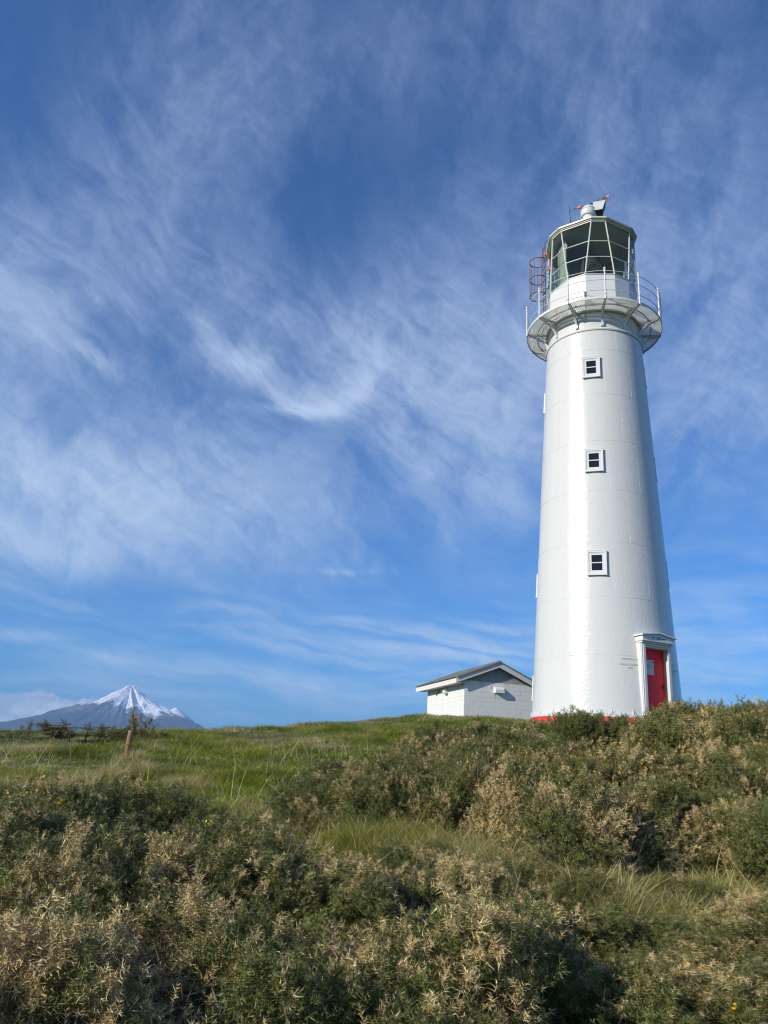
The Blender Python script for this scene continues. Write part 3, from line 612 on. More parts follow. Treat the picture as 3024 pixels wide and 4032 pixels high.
def make_gallery():
    A0 = -5.7; RI_ = RT+.02
    # open grating floor: two crossing sets of thin bars clipped to the ring
    mb = MB(); pitch = .055
    def clip(px, ang):
        c, s = math.cos(ang), math.sin(ang)
        k = np.arange(-RG, RG, pitch)
        for d in k:
            if abs(d) >= RG-.03: continue
            L = math.sqrt((RG-.02)**2-d*d); segs = [(-L, L)]
            if abs(d) < RI_: l = math.sqrt(RI_**2-d*d); segs = [(-L, -l), (l, L)]
            for a, b in segs:
                p = Vector((CX+c*a-s*d, CY+s*a+c*d, ZG)); q = Vector((CX+c*b-s*d, CY+s*b+c*d, ZG))
                t = (q-p).normalized(); n = Vector((-t.y, t.x, 0)); hw = .0055
                z0, z1 = ZG-.014+px*.001, ZG+px*.001
                vs = [p-n*hw+Vector((0, 0, z0-ZG)), p+n*hw+Vector((0, 0, z0-ZG)), p+n*hw+Vector((0, 0, z1-ZG)), p-n*hw+Vector((0, 0, z1-ZG))]
                vs += [v+(q-p) for v in vs]
                mb.add(vs, [(0, 1, 2, 3), (7, 6, 5, 4), (0, 4, 5, 1), (1, 5, 6, 2), (2, 6, 7, 3), (3, 7, 4, 0)])
    clip(0, rad(38)); clip(1, rad(-52))
    mb.build('grating_floor', M_cream, LH)
    mb = MB(); mb.lathe([(RG-.012, ZG-.075), (RG+.012, ZG-.075), (RG+.012, ZG+.02), (RG-.012, ZG+.02), (RG-.012, ZG-.075)], 120, (CX, CY)); mb.build('rim', M_white, LH)
    mb = MB(); mb.lathe([(2.14, ZG-.06), (2.17, ZG-.06), (2.17, ZG-.024), (2.14, ZG-.024), (2.14, ZG-.06)], 96, (CX, CY)); mb.build('floor_ring', M_cream, LH)
    for q in range(12):
        az = A0+30*q; M_ = frame_at(az, 0, 0)
        mb = MB(); r0, r1 = RT-.06, RG-.02
        # radial beam
        mb.box(((0), (r0+r1)/2, ZG-.055), (.06, r1-r0, .07), M_)
        # curved strut from the wall foot out to the rim
        pts = []
        for k in range(13):
            t = k/12*math.pi/2; pts.append((r1-.03-(r1-.03-RT+.02)*math.sin(t)**1.15, (ZG-.09)-(ZG-.09-(ZB+TT+.16))*(1-math.cos(t))**.9))
        pts = pts[::-1]
        V_ = []
        for i, (r, z) in enumerate(pts):
            a = pts[max(i-1, 0)]; b = pts[min(i+1, 12)]; tx, tz = b[0]-a[0], b[1]-a[1]; l = math.hypot(tx, tz); nx, nz = -tz/l, tx/l
            for hx in (-.034, .034):
                for hn in (-.036, .036): V_.append(M_ @ Vector((hx, r+nx*hn, z+nz*hn)))
        F_ = []
        for i in range(12):
            o = i*4
            F_ += [(o, o+1, o+5, o+4), (o+1, o+3, o+7, o+5), (o+3, o+2, o+6, o+7), (o+2, o, o+4, o+6)]
        F_ += [(0, 2, 3, 1), (48, 49, 51, 50)]
        mb.add(V_, F_)
        # filler tie and foot pad
        mb.box((0, RT-.005, ZB+TT+.20), (.10, .07, .13), M_)
        mb.tube([M_ @ Vector((0, RT-.03, ZG-.30)), M_ @ Vector((0, RT+.27, ZG-.09))], .018, 5)
        mb.build('bracket', M_white, LH)
        mb = MB(); pz = [(.030, ZG-.09), (.030, ZG+.10), (.045, ZG+.10), (.045, ZG+.16), (.031, ZG+.17), (.030, ZG+.26), (.038, ZG+.27), (.038, ZG+.31), (.029, ZG+.32), (.028, ZG+.69), (.036, ZG+.70), (.036, ZG+.74), (.027, ZG+.75), (.027, ZG+1.04), (.040, ZG+1.05), (.040, ZG+1.15), (.026, ZG+1.16)]
        c = P(az, RG+.012, 0); mb.lathe(pz+[(.04, ZG+1.185), (.046, ZG+1.21), (.036, ZG+1.245), (0, ZG+1.255)], 12, (c.x, c.y)); mb.build('railing_post', M_white, LH)
    for z in (.285, .72, 1.10):
        mb = MB(); mb.tube([P(k*3, RG+.012, ZG+z) for k in range(120)], .013, 6, closed=True); mb.build('rail', M_white, LH)
make_gallery()

def poly(half_c0, half_c1, ctr, R, z):
    """12 alternating corners: a pair about ctr (half_c0 each side) then a pair about ctr+30"""
    out = []
    for q in range(6): out += [P(ctr+60*q-half_c0, R, z), P(ctr+60*q+half_c0, R, z)]
    return out
def make_lantern():
    C0 = -5.0; zb, zt, R = 19.75, 22.12, 1.715
    B = poly(18.6, 0, C0, R, zb); T = poly(9.2, 0, C0, R-.01, zt); L = poly(18.6, 0, C0, R+.01, ZG-.004)
    # lower wall
    mb = MB(); mb.add(L+B, [(i, (i+1) % 12, 12+(i+1) % 12, 12+i) for i in range(12)]); 
    I1 = poly(18.6, 0, C0, R-.12, zb); mb.add(B+I1, [(i, (i+1) % 12, 12+(i+1) % 12, 12+i) for i in range(12)])
    for q in range(12): mb.tube([B[q]+Vector((0, 0, .004)), B[(q+1) % 12]+Vector((0, 0, .004))], .026, 6)
    wl = mb.build('lantern_wall', M_white, LH)
    mb = MB(); M_ = frame_at(-30, 1.66, 18.62); mb.box((0, .0, .0), (.22, .05, .40), M_); mb.build('vent_cover', M_white, wl)
    mb = MB(); M_ = frame_at(-21, 1.70, 18.52); mb.box((0, .08, .0), (.16, .24, .10), M_); mb.build('step_plate', M_white, wl)
    # mullions, bars, panes
    lerp = lambda a, b, t: a+(b-a)*t
    for i in range(12):
        mb = MB(); mb.tube([B[i], T[i]], .027, 6); mb.build('mullion', M_cream, LH)
    for t in (.33, .645):
        mb = MB()
        for i in range(12): mb.tube([lerp(B[i], T[i], t-.02*(t > .5)+.0), lerp(B[(i+1) % 12], T[(i+1) % 12], t-.02*(t > .5))], .021, 6)
        mb.build('glazing_bar', M_cream, LH)
    for i in range(12):
        mb = MB(); j = (i+1) % 12; ax = Vector((CX, CY, 0)); sh = lambda p: p+(Vector((CX, CY, p.z))-p)*.004
        mb.add([sh(B[i]), sh(B[j]), sh(T[j]), sh(T[i])], [(0, 1, 2, 3)]); mb.build('glass_pane', M_glass, LH)
    for az, t in ((-49, .62), (3, .66), (43, .60)):          # small hand grips on the frame
        mb = MB(); c = P(az+3, R+.03, zb+(zt-zb)*t); M_ = frame_at(az+3, R+.02, zb+(zt-zb)*t)
        mb.tube([M_ @ Vector(p) for p in ((0, -.03, .08), (0, .07, .08), (0, .07, -.08), (0, -.03, -.08))], .012, 5); mb.build('grip', M_white, LH)
    # floor, inner screen, lens
    mb = MB(); mb.lathe([(0, zb-.35), (R-.13, zb-.35)], 48, (CX, CY)); mb.build('lantern_floor', M_inner, LH)
    mb = MB(); mb.lathe([(1.30, zb-.34), (1.30, zt-.02)], 60, (CX, CY), rad(62), rad(298)); mb.build('screen', M_inner, LH)
    mb = MB(); prof = [(.0, zb-.3), (.30, zb-.3), (.30, zb+.25)]
    for k in range(19):
        z = zb+.28+k*.085; r = .52-abs(k-9)*.017; prof += [(r-.045, z), (r, z+.012), (r, z+.07), (r-.045, z+.082)]
    prof += [(.25, zb+1.95), (0, zb+2.0)]
    mb.lathe(prof, 40, (CX, CY))
    for rr in (.14, .22, .30):
        M_ = frame_at(-4, .53, zb+1.08); mb.tube([M_ @ Vector((rr*math.sin(k*math.pi/16), 0, rr*math.cos(k*math.pi/16))) for k in range(32)], .018, 5, closed=True)
    mb.build('lens', M_lens, LH)
    # eave, gutter steps and roof
    def band(mb, R0, z0, R1, z1):
        a = poly(9.2, 0, C0, R0, z0); b = poly(9.2, 0, C0, R1, z1); mb.add(a+b, [(i, (i+1) % 12, 12+(i+1) % 12, 12+i) for i in range(12)])
    mb = MB()
    seq = [(1.45, zt-.01), (1.66, zt-.02), (1.745, zt-.02), (1.745, zt+.035), (1.785, zt+.035), (1.785, zt+.075), (1.84, zt+.08), (1.85, zt+.14), (1.80, zt+.155)]
    for p, q in zip(seq[:-1], seq[1:]): band(mb, p[0], p[1], q[0], q[1])
    mb.build('eave', M_cream, LH)
    mb = MB(); seq = [(1.45, zt-.01), (1.82, zt+.15), (1.2, zt+.50), (.36, zt+.86), (.36, zt+.98)]
    for p, q in zip(seq[1:-1], seq[2:]): band(mb, p[0], p[1], q[0], q[1])
    mb.build('roof', M_white, LH)
    mb = MB(); a = poly(9.2, 0, C0, 1.5, zt-.005); mb.add(a, [tuple(range(12))]); mb.build('ceiling', M_inner, LH)
    # ball vent with its cowl, vane and aerial
    c = (CX-.02, CY); mb = MB()
    mb.lathe([(.24, 23.0), (.24, 23.70), (.31, 23.72), (.325, 23.76)]+[(.315*math.cos(t), 23.94+.34*math.sin(t)) for t in [(-.55+k*.1*2.12) for k in range(11)]]+[(0, 24.28)], 32, c)
    mb.tube([Vector((c[0]+.322*math.sin(k*math.pi/20), c[1]-.322*math.cos(k*math.pi/20), 24.0)) for k in range(40)], .010, 5, closed=True)
    mb.build('vent_ball', M_white, LH)
    mb = MB(); Mb = Matrix.Translation((CX+.44, CY-.10, 24.06)) @ Matrix.Rotation(rad(-14), 4, 'Z') @ Matrix.Rotation(rad(-4), 4, 'Y')
    pl = [(-.26, -.16), (.08, -.16), (.24, .27), (-.26, .25)]
    mb.prism(pl, -.22, -.20, Mb); mb.prism(pl, .20, .22, Mb)
    mb.prism([(-.26, .235), (.235, .255), (.24, .27), (-.26, .25)], -.2, .2, Mb)
    mb.prism([(-.26, -.16), (-.24, -.16), (-.24, .24), (-.26, .24)], -.2, .2, Mb)
    cw = mb.build('cowl', M_white, LH)
    mb = MB(); mb.prism([(-.24, -.19), (.10, -.19), (.10, -.145), (.25, .22), (.17, .22), (.05, -.14), (-.24, -.14)], -.195, .195, Mb); mb.build('cowl_baffle', M_black, cw)
    mb = MB(); tail = Vector((8.46, 25.70, 24.46)); tip = Vector((7.24, 26.24, 24.30)); mid = (tail+tip)/2
    mb.tube([tip, tail], .016, 6); d = (tail-tip).normalized(); u = Vector((0, 0, 1)); sd_ = d.cross(u)
    mb.tube([tip+d*.0, tip-d*.03], .03, 6); mb.tube([mid, Vector((mid.x, mid.y, 24.2))], .018, 6); mb.tube([mid+u*.0, mid+u*.05], .03, 6)
    vn = mb.build('weather_vane', M_black, LH)
    mb = MB(); mb.tube([tip+d*.09, tip+d*.14, tip+d*.27, tip+d*.33], [.01, .062, .075, .012], 8); mb.build('vane_head', M_pink, vn)
    Mv = Matrix((d, sd_, u)).transposed().to_4x4(); Mv.translation = tail
    mb = MB(); mb.prism([(-.52, .01), (-.40, .12), (-.05, .15), (.03, .04), (.03, -.06), (-.02, -.11), (-.40, -.10)], -.008, .008, Mv); mb.build('vane_fin', M_vane, vn)
    mb = MB(); mb.prism([(-.08, .10), (.10, .21), (.05, .05)], -.010, .010, Mv); mb.build('vane_tip', M_pink, vn)
    mb = MB(); mb.tube([(7.02, 26, 22.75), (7.0, 26, 23.4), (6.95, 26, 24.3)], [.018, .016, .010], 6); mb.tube([(7.02, 26, 23.42), (7.16, 26, 23.40), (7.16, 26, 22.9)], .012, 5)
    mb.tube([(6.965, 26, 23.95), (7.02, 26, 23.9), (7.02, 26, 24.1)], .010, 5); mb.build('aerial', M_black, LH)
    # rusty caged ladder up the left side
    mb = MB(); lx = CX-1.90; ly = CY
    for sy in (-.2, .2): mb.tube([(lx, ly+sy, ZG+.02), (lx, ly+sy, 22.2), (lx+.12, ly+sy, 22.28)], .018, 5)
    for k in range(13): mb.tube([(lx, ly-.2, ZG+.25+k*.3), (lx, ly+.2, ZG+.25+k*.3)], .012, 5)
    for z in (18.6, 20.0, 21.6): 
        for sy in (-.2, .2): mb.tube([(lx, ly+sy, z), (lx+.2, ly+sy, z)], .014, 5)
    ld = mb.build('ladder', M_rust, LH)
    mb = MB(); hc = CX-1.90-.24
    for z in (19.72, 20.50, 21.34):
        ring_ = []
        for k in range(25):
            t = rad(-135+270*k/24); ring_.append((hc-.33*math.cos(t), ly+.33*math.sin(t), z))
        ring_ = [(lx, ly-.2, z)]+ring_+[(lx, ly+.2, z)]
        for p, q in zip(ring_[:-1], ring_[1:]):
            mb.tube([Vector(p), Vector(q)], .020, 5)
    for t in (-100, -50, 0, 50, 100): mb.tube([(hc-.33*math.cos(rad(t)), ly+.33*math.sin(rad(t)), 19.70), (hc-.33*math.cos(rad(t)), ly+.33*math.sin(rad(t)), 21.36)], .014, 5)
    mb.build('safety_cage', M_rust, LH)
    mb = MB(); mb.box((lx+.02, ly-.28, 21.55), (.09, .07, .15)); mb.box((lx+.14, ly-.25, 20.9), (.12, .08, .16)); mb.build('lamp_box', M_pink, LH)
make_lantern()

# ------------------------------------------------------------------ block hut
def make_hut():
    ang = .263; gx = Vector((math.cos(ang), math.sin(ang), 0)); bk = Vector((-math.sin(ang), math.cos(ang), 0))
    org = Vector((3.74, 32.0, 2.7)); H = empty('block_hut', org, 'small white painted block hut with a grey corrugated roof left of the lighthouse', 'hut')
    Mh = Matrix((gx, bk, Vector((0, 0, 1)))).transposed().to_4x4(); Mh.translation = (org.x, org.y, 0)   # local: x along gable, y back, z abs
    WW, LL, ZE = 3.04, 4.58, 5.20
    # walls: one mesh, each block a slightly proud face with recessed joints
    mb = MB(); z0 = 2.6
    mb.box((WW/2, LL/2, (z0+ZE)/2), (WW-.007, LL-.007, ZE-z0), Mh)
    bl, bh, j = .39, .193, .007; rnd = random.Random(4)
    nrow = int((ZE-z0)/bh)
    for r in range(nrow):
        zc = ZE-.05-(r+.5)*bh+.0
        for side, Ls in (('g', WW), ('l', LL), ('b', WW), ('r', LL)):
            x = -(bl/2 if r % 2 else 0)
            while x < Ls-.02:
                a, b = max(x, 0)+j/2, min(x+bl, Ls)-j/2; x += bl
                if b-a < .03: continue
                pr = rnd.uniform(.000, .004); d = .02
                if side == 'g': mb.box(((a+b)/2, d/2-pr-.0, zc), (b-a, d, bh-j), Mh)
                elif side == 'b': mb.box(((a+b)/2, LL-d/2+pr, zc), (b-a, d, bh-j), Mh)
                elif side == 'l': mb.box((d/2-pr, (a+b)/2, zc), (d, b-a, bh-j), Mh)
                else: mb.box((WW-d/2+pr, (a+b)/2, zc), (d, b-a, bh-j), Mh)
    def b_blk(t, b):
        co = objcoord(); f, _ = noise(co, 3.5, 6, .65); f2, _ = noise(co, 55, 4, .7); f3, _ = noise(co, .9, 3, .5)
        x, y, z = sep(co); st, _ = noise(comb(x*9, y*9, z*.5), 1.0, 4, .6)
        c = mixc(sstep(.56, .76, f)*.4, (.72, .725, .71), (.50, .51, .48))
        c = mixc(sstep(.60, .80, st)*.25, c, (.36, .36, .31)); c = mixc(sstep(2.30, 2.52, z)*sstep(.45, .7, f)*.55, c, (.34, .32, .27)); link(c, b.inputs['Base Color'])
        bump(f2, b, .5, .01)
    mb.build('wall', mat('painted concrete block', b_blk, rough=.8), H)
    # rust weeping under the vent
    rise = .40; ax_ = 1.47; zap = 6.03
    zr = lambda x: zap-abs(x-ax_)*(.405 if x < ax_ else .425)
    M_board = mat('grey fibre board', lambda t, b: link(mixc(sstep(.4, .65, noise(objcoord(), 6, 5, .6)[0]), (.34, .34, .32), (.28, .28, .26)), b.inputs['Base Color']), rough=.85)
    for y in (.03, LL-.06):
        mb = MB(); mb.prism([(-.0, ZE-.02), (WW, ZE-.02), (WW, zr(WW)-.17), (ax_, zr(ax_)-.17), (-.0, zr(0)-.17)], y, y+.03, Mh); mb.build('gable_board', M_board, H)
    # roof: corrugated sheet on both slopes
    xl, xr, y0, y1 = -.43, 3.36, -.24, LL+.50
    def b_roof(t, b):
        co = objcoord(); f, _ = noise(co, 2.2, 6, .65)
        link(mixc(sstep(.35, .7, f), (.135, .13, .115), (.21, .20, .17)), b.inputs['Base Color'])
    M_roof = mat('weathered grey roofing', b_roof, rough=.75)
    mb = MB()
    for xa, xb in ((ax_, xl), (ax_, xr)):
        n = 8*56; prev = None; V_ = []; F_ = []
        for k in range(n+1):
            y = y0+(y1-y0)*k/n; w = .018*math.cos(2*math.pi*k/8)
            for x in (xa, xb): V_.append(Mh @ Vector((x, y, zr(x)+w+.03)))
            for x in (xa, xb): V_.append(Mh @ Vector((x, y, zr(x)+w+.018)))
        for k in range(n):
            o = k*4; F_ += [(o, o+1, o+5, o+4), (o+2, o+6, o+7, o+3), (o+1, o+3, o+7, o+5)]
        mb.add(V_, F_, True)
    rf = mb.build('roof', M_roof, H)
    mb = MB(); mb.prism([(ax_-.20, zr(ax_-.2)+.055), (ax_, zap+.075), (ax_+.20, zr(ax_+.2)+.055), (ax_+.2, zr(ax_+.2)+.045), (ax_, zap+.065), (ax_-.2, zr(ax_-.2)+.045)], y0-.02, y1+.02, Mh); mb.build('ridge_cap', M_roof, rf)
    mb = MB()
    for y in (y0-.012, y1-.0):
        for x0, x1 in ((xl, ax_), (ax_, xr)): mb.prism([(x0, zr(x0)-.005), (x1, zr(x1)-.005), (x1, zr(x1)+.05), (x0, zr(x0)+.05)], y-.02, y+.035, Mh)
    mb.build('barge_cap', mat('dark grey flashing', base=(.24, .24, .24), rough=.6), rf)
    M_fas = mat('pale grey fascia paint', lambda t, b: link(mixc(sstep(.6, .8, noise(objcoord(), 5, 5, .6)[0])*.5, (.56, .58, .60), (.40, .41, .40)), b.inputs['Base Color']), rough=.6)
    M_fas2 = mat('cream fascia paint', lambda t, b: link(mixc(sstep(.5, .8, noise(objcoord(), 5, 5, .6)[0])*.6, (.70, .69, .62), (.50, .48, .40)), b.inputs['Base Color']), rough=.6)
    for y in (y0+.02, y1-.05):
        for x0, x1 in ((xl, ax_), (ax_, xr)):
            mb = MB(); mb.prism([(x0, zr(x0)-.215), (x1, zr(x1)-.215), (x1, zr(x1)-.008), (x0, zr(x0)-.008)], y, y+.03, Mh); mb.build('barge_board', M_fas, H)
    for x in (xl, xr-.03):
        mb = MB(); mb.box((x+.015, (y0+y1)/2+.03, zr(x)-.125), (.03, y1-y0-.14, .19), Mh); mb.build('fascia', M_fas2, H)
    mb = MB(); mb.prism([(xl+.04, zr(xl)-.19), (0, zr(xl)-.19), (0, zr(xl)-.17), (xl+.04, zr(xl)-.17)], y0+.1, y1-.1, Mh); mb.prism([(WW, zr(xl)-.19), (xr-.04, zr(xl)-.19), (xr-.04, zr(xl)-.17), (WW, zr(xl)-.17)], y0+.1, y1-.1, Mh); mb.build('soffit', M_fas, H)
    # wall vent with sloping hood
    mb = MB(); Mv = Mh @ Matrix.Translation((1.52, 0, 4.89)) @ Matrix.Rotation(rad(90), 4, 'Z')
    mb.prism([(.01, .135), (-.05, .135), (-.19, .03), (-.19, -.115), (.01, -.115)], -.205, .205, Mv)
    mb.build('vent_hood', mat('white vent enamel', base=(.74, .75, .74), rough=.4), H, bevel=.008)
    mb = MB(); M_stain = mat('rust stain', lambda t, b: (link(mixc(sstep(.4, .65, noise(objcoord(), 14, 5, .6)[0]), (.42, .30, .19), (.55, .47, .38)), b.inputs['Base Color'])), rough=.9)
    mb.prism([(1.33, 4.77), (1.38, 4.77), (1.372, 4.62), (1.355, 4.52), (1.345, 4.66)], -.0085, -.0050, Mh); mb.prism([(1.20, 5.06), (1.235, 5.055), (1.225, 4.92), (1.212, 4.90)], -.0085, -.005, Mh); mb.build('rust_streak', M_stain, H)
    # flood light on the side wall, small conduit
    mb = MB(); mb.box((-.09, 2.0, 4.86), (.16, .30, .17), Mh); mb.box((-.03, 2.0, 4.98), (.10, .24, .06), Mh); lt = mb.build('wall_lamp', M_white, H, bevel=.01)
    mb = MB(); mb.tube([Mh @ Vector((-.03, 2.9, 5.0)), Mh @ Vector((-.05, 3.1, 4.93)), Mh @ Vector((-.03, 3.3, 4.8))], .02, 6); mb.build('conduit', M_black, H)
make_hut()

# ------------------------------------------------------------------ old fence post in the grass
def make_post():
    d = 15.6; x, y = -4.70, d; z = float(ground_z(x, y)); top = 1.985
    Pp = empty('wooden_post', (x, y, z), 'weathered round timber post leaning in the grass in front of the volcano', 'post')
    mb = MB(); n = 14; V_ = []
    pts = [(x-.010, y, z-.25), (x, y, z), (x+.006, y, (z+top)/2), (x+.013, y, top-.012), (x+.013, y, top)]
    mb.tube(pts, [.055, .055, .053, .052, .046], 16)
    def b_post(t, b):
        co = objcoord(); xx, yy, zz = sep(co); f, _ = noise(comb(xx*30, yy*30, zz*2.2), 1.0, 5, .65); f2, _ = noise(co, 9, 4, .6)
        c = mixc(sstep(.35, .65, f), (.17, .085, .040), (.33, .19, .10)); c = mixc(sstep(.5, .7, f2)*.5, c, (.12, .09, .07)); link(c, b.inputs['Base Color']); bump(f, b, .6, .01)
    mb.build('shaft', mat('weathered timber', b_post, rough=.85), Pp)
    mb = MB(); mb.lathe([(0, top+.006), (.048, top+.006), (.048, top-.006)], 16, (x+.013, y)); mb.build('end_grain', mat('pale sawn timber', base=(.50, .46, .38), rough=.8), Pp)
    mb = MB()
    for zz, r in ((1.73, .060), (1.755, .062)): mb.tube([(x+.006+r*math.cos(k/10*math.pi), y+r*math.sin(k/10*math.pi), zz+.02*math.sin(k/10*math.pi+1)) for k in range(20)], .004, 4, closed=True)
    mb.tube([(x-.05, y-.03, 1.74), (x-.13, y-.06, 1.66), (x-.12, y-.02, 1.60)], .004, 4); mb.build('wire', mat('old wire', base=(.32, .28, .24), rough=.6), Pp)
make_post()

# ------------------------------------------------------------------ vegetation
def unit(v): return v/np.maximum(np.linalg.norm(v, axis=-1, keepdims=True), 1e-9)
def b_gorse(t, b):
    d = N(attr('dry').outputs['Fac']); tn = N(attr('tone').outputs['Fac'])
    oi = t.nodes.new('ShaderNodeObjectInfo'); r, g, bl = None, None, None
    sp = t.nodes.new('ShaderNodeSeparateColor'); t.links.new(oi.outputs['Color'], sp.inputs[0]); dryness = N(sp.outputs[0]); gold = N(sp.outputs[1])
    s = sstep(-.10, .10, d+dryness-1.0)
    green = mixc(tn, (.034, .045, .010), (.190, .210, .048)); green = mixc(gold, green, (.185, .165, .036))
    tan = mixc(tn, (.20, .135, .05), (.74, .57, .27))
    c = mixc(s, green, tan); link(c, b.inputs['Base Color'])
def translucent(t, b, c, f):
    o = t.nodes['Material Output']; tl = t.nodes.new('ShaderNodeBsdfTranslucent'); link(c, tl.inputs[0]); ms = t.nodes.new('ShaderNodeMixShader'); ms.inputs[0].default_value = f
    t.links.new(b.outputs[0], ms.inputs[1]); t.links.new(tl.outputs[0], ms.inputs[2]); t.links.new(ms.outputs[0], o.inputs['Surface'])
M_gorse = mat('gorse spines', b_gorse, rough=.55)
def b_wood(t, b):
    f, _ = noise(objcoord(), 30, 4, .6); link(mixc(f, (.07, .055, .038), (.27, .22, .155)), b.inputs['Base Color'])
M_wood = mat('gorse wood', b_wood, rough=.9)
M_blos = mat('gorse blossom', lambda t, b: link(mixc(N(attr('tone').outputs['Fac']), (.72, .36, .005), (.85, .58, .02)), b.inputs['Base Color']), rough=.5)

def sprig_template(rng, L, nsp, slen, sw):
    """one spiny shoot along +z: returns triangles (n,3,3) and the position along the shoot of each"""
    T = []; S_ = []
    k = np.arange(nsp); f = (k+rng.random(nsp)*.8)/nsp; zz = L*(.06+.94*f)
    az = k*2.39996+rng.random(nsp)*.7; ope = np.radians(48+42*rng.random(nsp))*(1-.35*f**3); ln = slen*(.55+.65*rng.random(nsp))*(1-.35*f)
    d = np.stack([np.sin(ope)*np.cos(az), np.sin(ope)*np.sin(az), np.cos(ope)], -1)
    o = np.stack([0*zz, 0*zz, zz], -1)+d*.002
    sd_ = unit(np.cross(d, rng.normal(size=d.shape)))*sw*.5
    tri = np.stack([o-sd_, o+sd_, o+d*ln[:, None]], 1)
    # the shoot itself as two thin crossed triangles
    e = np.array([[[-sw*.4, 0, 0], [sw*.4, 0, 0], [0, 0, L*1.05]], [[0, -sw*.4, 0], [0, sw*.4, 0], [0, 0, L*1.05]]])
    return np.concatenate([tri, e]), np.concatenate([f, [.3, .3]])
def basis(d, rng):
    a = unit(np.cross(d, rng.normal(size=d.shape))); b = np.cross(d, a); return np.stack([a, b, d], -1)   # columns
def place(tmpls, pos, dirs, scale, rng, dry, tone, bend=.0):
    """instantiate shoots: returns V, F, dry, tone arrays"""
    Vs = []; D = []; T_ = []
    which = rng.integers(len(tmpls), size=len(pos)); B = basis(dirs, rng)
    for w_, (tri, f) in enumerate(tmpls):
        ix = np.where(which == w_)[0]
        if not len(ix): continue
        p = np.einsum('nij,tkj->ntki', B[ix], tri)*scale[ix][:, None, None, None]+pos[ix][:, None, None, :]
        Vs.append(p.reshape(-1, 3))
        D.append(np.repeat((dry[ix][:, None]+.10*(f[None]-.5)+.10*(rng.random((len(ix), len(f)))-.5)).ravel(), 3))
        T_.append(np.repeat(np.clip(tone[ix][:, None]+.75*(rng.random((len(ix), len(f)))-.5), 0, 1).ravel(), 3))
    V = np.concatenate(Vs); F = np.arange(len(V)).reshape(-1, 3); return V, F, np.concatenate(D), np.concatenate(T_)
def lobes(rng, n, w, h):
    L = []
    for i in range(n):
        a = rng.random()*2*np.pi; r = w*.5*(.10+.62*rng.random()**.7); hh = h*(.62+.40*rng.random())*(1-.35*(r/(w*.5))**2)
        rr = w*(.15+.11*rng.random()); L.append((r*np.cos(a), r*np.sin(a), hh-rr*.8, rr, rr*(.85+.5*rng.random())))
    return np.array(L)
def bush_points(rng, L, nsurf, shell):
    """points on (scaled) lobe surfaces not inside another lobe; normals"""
    out = []; nn = []
    per = L[:, 3]**2; per = (per/per.sum()*nsurf*1.9).astype(int)
    for i, (x, y, z, r, rz) in enumerate(L):
        u = unit(rng.normal(size=(per[i], 3))); q = u*np.array([r, r, rz])*shell*(1+.10*rng.normal(size=(per[i], 1)))+np.array([x, y, z]); n = unit(u/np.array([r, r, rz]))
        ok = q[:, 2] > .0
        for j, (X_, Y_, Z_, R_, RZ_) in enumerate(L):
            if j != i: ok &= (((q-np.array([X_, Y_, Z_]))/np.array([R_, R_, RZ_]))**2).sum(1) > (shell*.86)**2
        out.append(q[ok]); nn.append(n[ok])
    return np.concatenate(out), np.concatenate(nn)
